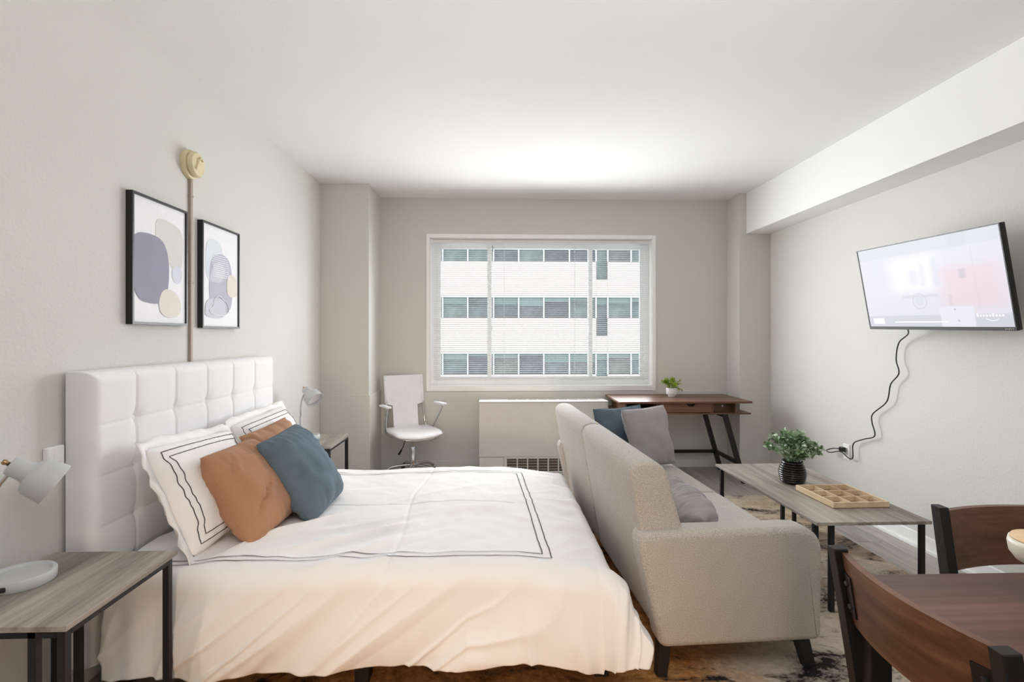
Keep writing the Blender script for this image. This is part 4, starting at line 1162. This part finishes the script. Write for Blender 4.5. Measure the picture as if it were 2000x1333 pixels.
dp = thing('potted_plant', 'tiny lime-green plant in a white footed pot on the desk', 'plant', (1.742, 5.085, 0.750))
obj('pot', lathe(new_bm(), [(0, 0), (0.034, 0), (0.036, 0.004), (0.035, 0.012), (0.050, 0.020), (0.054, 0.030), (0.054, 0.082), (0.050, 0.084), (0.047, 0.076), (0, 0.072)], 32, cap=False), 'pot_white', dp, auto=50)
obj('soil', lathe(new_bm(), [(0, 0.0725), (0.047, 0.0765), (0, 0.08)], 20, cap=False), 'soil', dp)
bs, bl_ = new_bm(), new_bm()
for k in range(26):
    a = rnd.uniform(0, 2 * PI); el = rnd.uniform(0.15, 1.4); R = 0.085 + 0.02 * rnd.random()
    tip = Vector((R * math.cos(el) * math.cos(a) * 1.05, R * math.cos(el) * math.sin(a) * 1.05, 0.088 + R * math.sin(el) * 0.95))
    if k in (2, 9): tip = Vector((0.095, -0.02 + 0.01 * k, 0.06))
    b0 = Vector((0.015 * math.cos(a), 0.015 * math.sin(a), 0.075))
    pth = smooth_path([b0, b0.lerp(tip, 0.5) + Vector((0, 0, 0.02)), tip], 5)
    tube(bs, pth, 0.0011, 5)
    for i in range(3, len(pth)):
        for _ in range(2):
            d = Vector((rnd.gauss(0, 1), rnd.gauss(0, 1), rnd.gauss(0, .8))) + (pth[i] - b0).normalized() * 0.8
            leaf(bl_, pth[i], d, (rnd.gauss(0, .4), rnd.gauss(0, .4), 1), rnd.uniform(0.02, 0.03), rnd.uniform(0.008, 0.013))
obj('stems', bs, 'leaf2', dp, kind='stuff'); obj('foliage', bl_, 'leaf2', dp, kind='stuff')

# ------------------------------------------------------------------ compartment tray
tr = thing('compartment_tray', 'shallow pale pine tray with nine compartments on the coffee table', 'tray', (1.902, 2.815, 0.450), math.radians(1.5))
tw, tl, th = 0.152, 0.163, 0.032
obj('tray_floor', box(-tw, tw, -tl, tl, 0.0, 0.004), 'tray_base', tr)
for nm, c in (('side_panel', (-tw, -tw + 0.010, -tl, tl)), ('side_panel', (tw - 0.010, tw, -tl, tl)), ('end_panel', (-tw + 0.010, tw - 0.010, -tl, -tl + 0.010)), ('end_panel', (-tw + 0.010, tw - 0.010, tl - 0.010, tl))):
    obj(nm, box(c[0], c[1], c[2], c[3], 0.004, th, 0.001, 1), 'pine', tr)
for k in (-1, 1):
    obj('divider', box(k * 0.049 - 0.0035, k * 0.049 + 0.0035, -tl + 0.010, tl - 0.010, 0.004, th - 0.003), 'pine', tr)
    for j in (-1, 0, 1):
        xa = -tw + 0.010 if j == -1 else j * 0.098 - 0.049 + 0.0035; xb = tw - 0.010 if j == 1 else j * 0.098 + 0.049 - 0.0035
        obj('divider', box(xa, xb, k * 0.052 - 0.0035, k * 0.052 + 0.0035, 0.004, th - 0.003), 'pine', tr)

# ------------------------------------------------------------------ television, cable, outlet
TL, TR_, BR, BL = Vector((2.352, 3.330, 1.898)), Vector((2.352, 2.368, 1.874)), Vector((2.452, 2.364, 1.372)), Vector((2.452, 3.324, 1.388))
ex = ((TR_ - TL) + (BR - BL)).normalized(); ez = ((TL - BL) + (TR_ - BR)); ez = (ez - ex * ez.dot(ex)).normalized(); ey = ez.cross(ex)   # ey points away from the viewer
cen = (TL + TR_ + BR + BL) / 4; TW = ((TR_ - TL).length + (BR - BL).length) / 2; TH = ((TL - BL).length + (TR_ - BR).length) / 2
tv = thing('television', 'wall-mounted flat television tilted down, showing a pale lit picture', 'television', tuple(cen))
tv.rotation_euler = Matrix((ex, ey, ez)).transposed().to_euler()
b = 0.006; bb = 0.018
bm = new_bm()
bx(bm, -TW / 2, -TW / 2 + b, 0, 0.012, -TH / 2, TH / 2); bx(bm, TW / 2 - b, TW / 2, 0, 0.012, -TH / 2, TH / 2)
bx(bm, -TW / 2 + b, TW / 2 - b, 0, 0.012, TH / 2 - b, TH / 2); bx(bm, -TW / 2 + b, TW / 2 - b, 0, 0.012, -TH / 2, -TH / 2 + bb)
bz = obj('bezel', bm, 'black_plastic', tv)
obj('back_cover', box(-TW / 2, TW / 2, 0.012, 0.032, -TH / 2, TH / 2, 0.003, 1), 'black_plastic', tv)
obj('back_housing', box(-TW * 0.36, TW * 0.36, 0.032, 0.062, -TH / 2 + 0.02, TH * 0.12, 0.008, 2), 'black_plastic', tv)
bm = new_bm(); x0, x1, z0, z1 = -TW / 2 + b, TW / 2 - b, -TH / 2 + bb, TH / 2 - b
vv = [bm.verts.new(p) for p in ((x0, 0.004, z0), (x1, 0.004, z0), (x1, 0.004, z1), (x0, 0.004, z1))]
f = bm.faces.new(vv); uvl = bm.loops.layers.uv.new('UVMap')
for l, uv in zip(f.loops, ((0, 0), (1, 0), (1, 1), (0, 1))): l[uvl].uv = uv
me = bpy.data.meshes.new('screen'); bm.to_mesh(me); bm.free(); me.materials.append(M['screen'])
scr = bpy.data.objects.new('screen', me); COL.objects.link(scr); scr.parent = tv; scr['label'] = 'pale glowing screen'
def smark(name, u0, u1, v0, v1, mt, y=0.003, bev=0):
    return obj(name, box(x0 + (x1 - x0) * u0, x0 + (x1 - x0) * u1, y, 0.0038, z0 + (z1 - z0) * v0, z0 + (z1 - z0) * v1, bev, 2), mt, scr)
smark('screen_badge', 0.04, 0.135, 0.035, 0.105, 'screen_mark', 0.0030, 0.0004)
bm = new_bm(); cu, cv_ = (x1 - x0), (z1 - z0)
for q, (a0, a1) in enumerate(((0.05, 0.058), (0.066, 0.074), (0.082, 0.086), (0.094, 0.102), (0.112, 0.122))):
    bx(bm, x0 + cu * a0, x0 + cu * a1, 0.0024, 0.003, z0 + cv_ * 0.052, z0 + cv_ * 0.088)
obj('badge_strokes', bm, 'screen_mark2', scr)
smark('progress_line', 0.225, 0.62, 0.050, 0.062, 'screen_mark')
bm = new_bm()
for q in range(9):
    a0 = 0.80 + 0.0175 * q; hgt = 0.022 + (0.012 if q in (0, 5) else 0)
    bx(bm, x0 + cu * a0, x0 + cu * (a0 + 0.011), 0.003, 0.0038, z0 + cv_ * 0.105, z0 + cv_ * (0.105 + hgt))
obj('logo_strokes', bm, 'screen_mark3', scr)
arc = [(x0 + cu * (0.855 + 0.07 * i / 12), 0.0034, z0 + cv_ * (0.085 - 0.022 * math.sin(PI * i / 12))) for i in range(13)]
obj('logo_curve', tube(new_bm(), arc, 0.0022, 6), 'screen_mark3', scr, True)
bm = new_bm()
for q in range(5): bx(bm, TW / 2 - 0.055 + 0.009 * q, TW / 2 - 0.049 + 0.009 * q, -0.0006, 0.0, -TH / 2 + 0.006, -TH / 2 + 0.012)
obj('maker_badge', bm, 'chrome', bz, label='tiny silver lettering on the lower frame')
# articulated mount between wall and panel
bm = bar((XR - 0.001, 2.86, 1.62), (XR - 0.012, 2.86, 1.62), 0.14, 0.22)
mo = obj('mount_plate', box(XR - 0.014, XR - 0.001, 2.78, 2.92, 1.52, 1.74, 0.003, 1), 'black_metal', tv, world=True)
obj('mount_arm', bar((XR - 0.014, 2.85, 1.63), (2.452, 2.85, 1.64), 0.04, 0.05), 'black_metal', tv, world=True)
# cable
pts = [(2.505, 3.10, 1.41), (2.60, 3.20, 1.36), (2.655, 3.345, 1.30), (2.660, 3.375, 1.19), (2.655, 3.345, 1.10), (2.658, 3.42, 1.02), (2.658, 3.455, 0.90), (2.660, 3.585, 0.80), (2.662, 3.600, 0.74), (2.664, 3.575, 0.645), (2.662, 3.68, 0.60), (2.662, 3.79, 0.545), (2.664, 3.80, 0.44), (2.664, 3.845, 0.425), (2.660, 3.93, 0.455), (2.640, 4.02, 0.43), (2.630, 4.06, 0.435), (2.640, 4.00, 0.465), (2.655, 3.945, 0.475)]
pc = thing('power_cable', 'black power cable hanging from the television to the wall outlet', 'cable', (2.66, 3.9, 0.42))
obj('wire', tube(new_bm(), smooth_path(pts, 7), 0.0042, 8), 'black_plastic', pc, True, world=True)
obj('plug', box(2.655, 2.6845, 3.905, 3.950, 0.457, 0.492, 0.006, 2), 'black_plastic', pc, world=True)
ol = thing('wall_outlet', 'white electrical outlet plate low on the wall behind the coffee table', 'outlet', (XR, 3.915, 0.40))
obj('plate', box(-0.007, -0.0005, -0.036, 0.036, 0, 0.116, 0.002, 1), 'trim', ol)
for z_ in (0.020, 0.066): obj('socket', box(-0.010, -0.007, -0.017, 0.017, z_, z_ + 0.030, 0.002, 1), 'trim', ol)

# ------------------------------------------------------------------ dining set
dt = thing('dining_table', 'dark walnut dining table with black legs in the lower right corner', 'table', (1.45, 0.88, 0))
TX0, TX1, TY0, TY1 = 0.862, 2.05, 0.50, 1.276
obj('tabletop', box(TX0, TX1, TY0, TY1, 0.727, 0.750, 0.003, 2), 'table_wood', dt, world=True)
for lx in (TX0 + 0.03, TX1 - 0.03):
    for ly in (TY0 + 0.055, TY1 - 0.075):
        obj('leg', box(lx - 0.026, lx + 0.026, ly - 0.026, ly + 0.026, 0.012, 0.727, 0.002, 1), 'black_metal', dt, world=True)
for ly in (TY0 + 0.055, TY1 - 0.075): obj('apron', box(TX0 + 0.06, TX1 - 0.06, ly - 0.012, ly + 0.012, 0.685, 0.727), 'black_metal', dt, world=True)
for lx in (TX0 + 0.03, TX1 - 0.03): obj('apron', box(lx - 0.012, lx + 0.012, TY0 + 0.085, TY1 - 0.105, 0.685, 0.727), 'black_metal', dt, world=True)

def dining_chair(label, loc, rotz, wood_mat, bolts=True):
    """local: seat faces +x, back plane near x=0, width along y"""
    t = thing('dining_chair', label, 'chair', loc, rotz, 'dining chairs')
    W2 = 0.205
    for sy in (-1, 1):
        bm = new_bm(); y = sy * W2
        pa = [(-0.012, 0.830), (0.048, 0.470), (0.052, 0.0), (0.090, 0.0), (0.086, 0.470), (0.022, 0.830)]
        obj('back_post', prism(pa, y - 0.014, y + 0.014, 'Y', 0.002, 1), 'black_metal', t)
        obj('front_leg', box(0.40, 0.432, y - 0.014, y + 0.014, 0.0, 0.43, 0.002, 1), 'black_metal', t)
        obj('side_rail', box(0.086, 0.40, y - 0.012, y + 0.012, 0.40, 0.43), 'black_metal', t)
    def cx(y, z):
        bow = 0.038 * (1 - (y / W2) ** 2)
        return 0.010 + (0.830 - z) * 0.160 - bow
    bm = new_bm(); n = 20; g = {}
    zlo, zhi = 0.658, 0.822
    for i in range(n + 1):
        y = -W2 + 0.014 + (2 * W2 - 0.028) * i / n
        for j, z in enumerate((zlo, (zlo + zhi) / 2, zhi)):
            for s in (0, 1): g[i, j, s] = bm.verts.new((cx(y, z) + (0.017 if s else 0.0), y, z))
    for i in range(n):
        for j in (0, 1):
            for s in (0, 1): bm.faces.new((g[i, j, s], g[i + 1, j, s], g[i + 1, j + 1, s], g[i, j + 1, s]))
        for j in (0, 2): bm.faces.new((g[i, j, 0], g[i + 1, j, 0], g[i + 1, j, 1], g[i, j, 1]))
    for i in (0, n):
        for j in (0, 1): bm.faces.new((g[i, j, 0], g[i, j + 1, 0], g[i, j + 1, 1], g[i, j, 1]))
    bp = obj('back_board', bm, wood_mat, t, auto=40, label='curved walnut back board')
    for sy in (-1, 1):
        y = sy * (W2 - 0.034)
        bm = new_bm(); zc0, zc1 = 0.684, 0.780
        vs_ = []
        for z in (zc0, zc1):
            for yy in (y - 0.020, y + 0.020):
                for dx in (-0.004, 0.0015): vs_.append(bm.verts.new((cx(yy, z) + dx, yy, z)))
        for q in ((0, 1, 3, 2), (4, 6, 7, 5), (0, 4, 5, 1), (2, 3, 7, 6), (0, 2, 6, 4), (1, 5, 7, 3)): bm.faces.new([vs_[i] for i in q])
        br = obj('bracket', bm, 'black_metal', t)
        for z in (0.705, 0.759):
            obj('bolt', lathe(new_bm(), [(0, 0), (0.007, 0), (0.006, 0.004), (0, 0.005)], 12, axis_mat((cx(y, z) - 0.004, y, z), (-1, 0, 0)), cap=False), 'black_metal', br, auto=40)
    obj('seat', box(0.05, 0.445, -W2 - 0.01, W2 + 0.01, 0.43, 0.452, 0.005, 2), wood_mat, t)
    return t
dining_chair('walnut-backed dining chair with black posts, closest to the camera at the table side', (0.815, 1.018, 0.012), 0.0, 'walnut_y')
dining_chair('walnut-backed dining chair on the far side of the dining table', (1.525, 1.512, 0.012), math.radians(-90), 'walnut_y')

bw = thing('pedestal_bowl', 'cream pedestal container with a pale tan top on the dining table, cut by the frame', 'bowl', (1.215, 1.10, 0.750))
obj('foot', lathe(new_bm(), [(0, 0), (0.038, 0), (0.040, 0.004), (0.018, 0.016), (0.011, 0.05), (0.014, 0.084), (0.03, 0.094), (0, 0.096)], 32, cap=False), 'cream_ceramic', bw, True)
obj('body', lathe(new_bm(), [(0, 0.092), (0.040, 0.093), (0.058, 0.100), (0.069, 0.116), (0.072, 0.136), (0.070, 0.146), (0, 0.147)], 40, cap=False), 'cream_ceramic', bw, True)
obj('lid', lathe(new_bm(), [(0, 0.1465), (0.068, 0.1465), (0.066, 0.151), (0.03, 0.152), (0, 0.152)], 40, cap=False), 'tan_lid', bw, True)
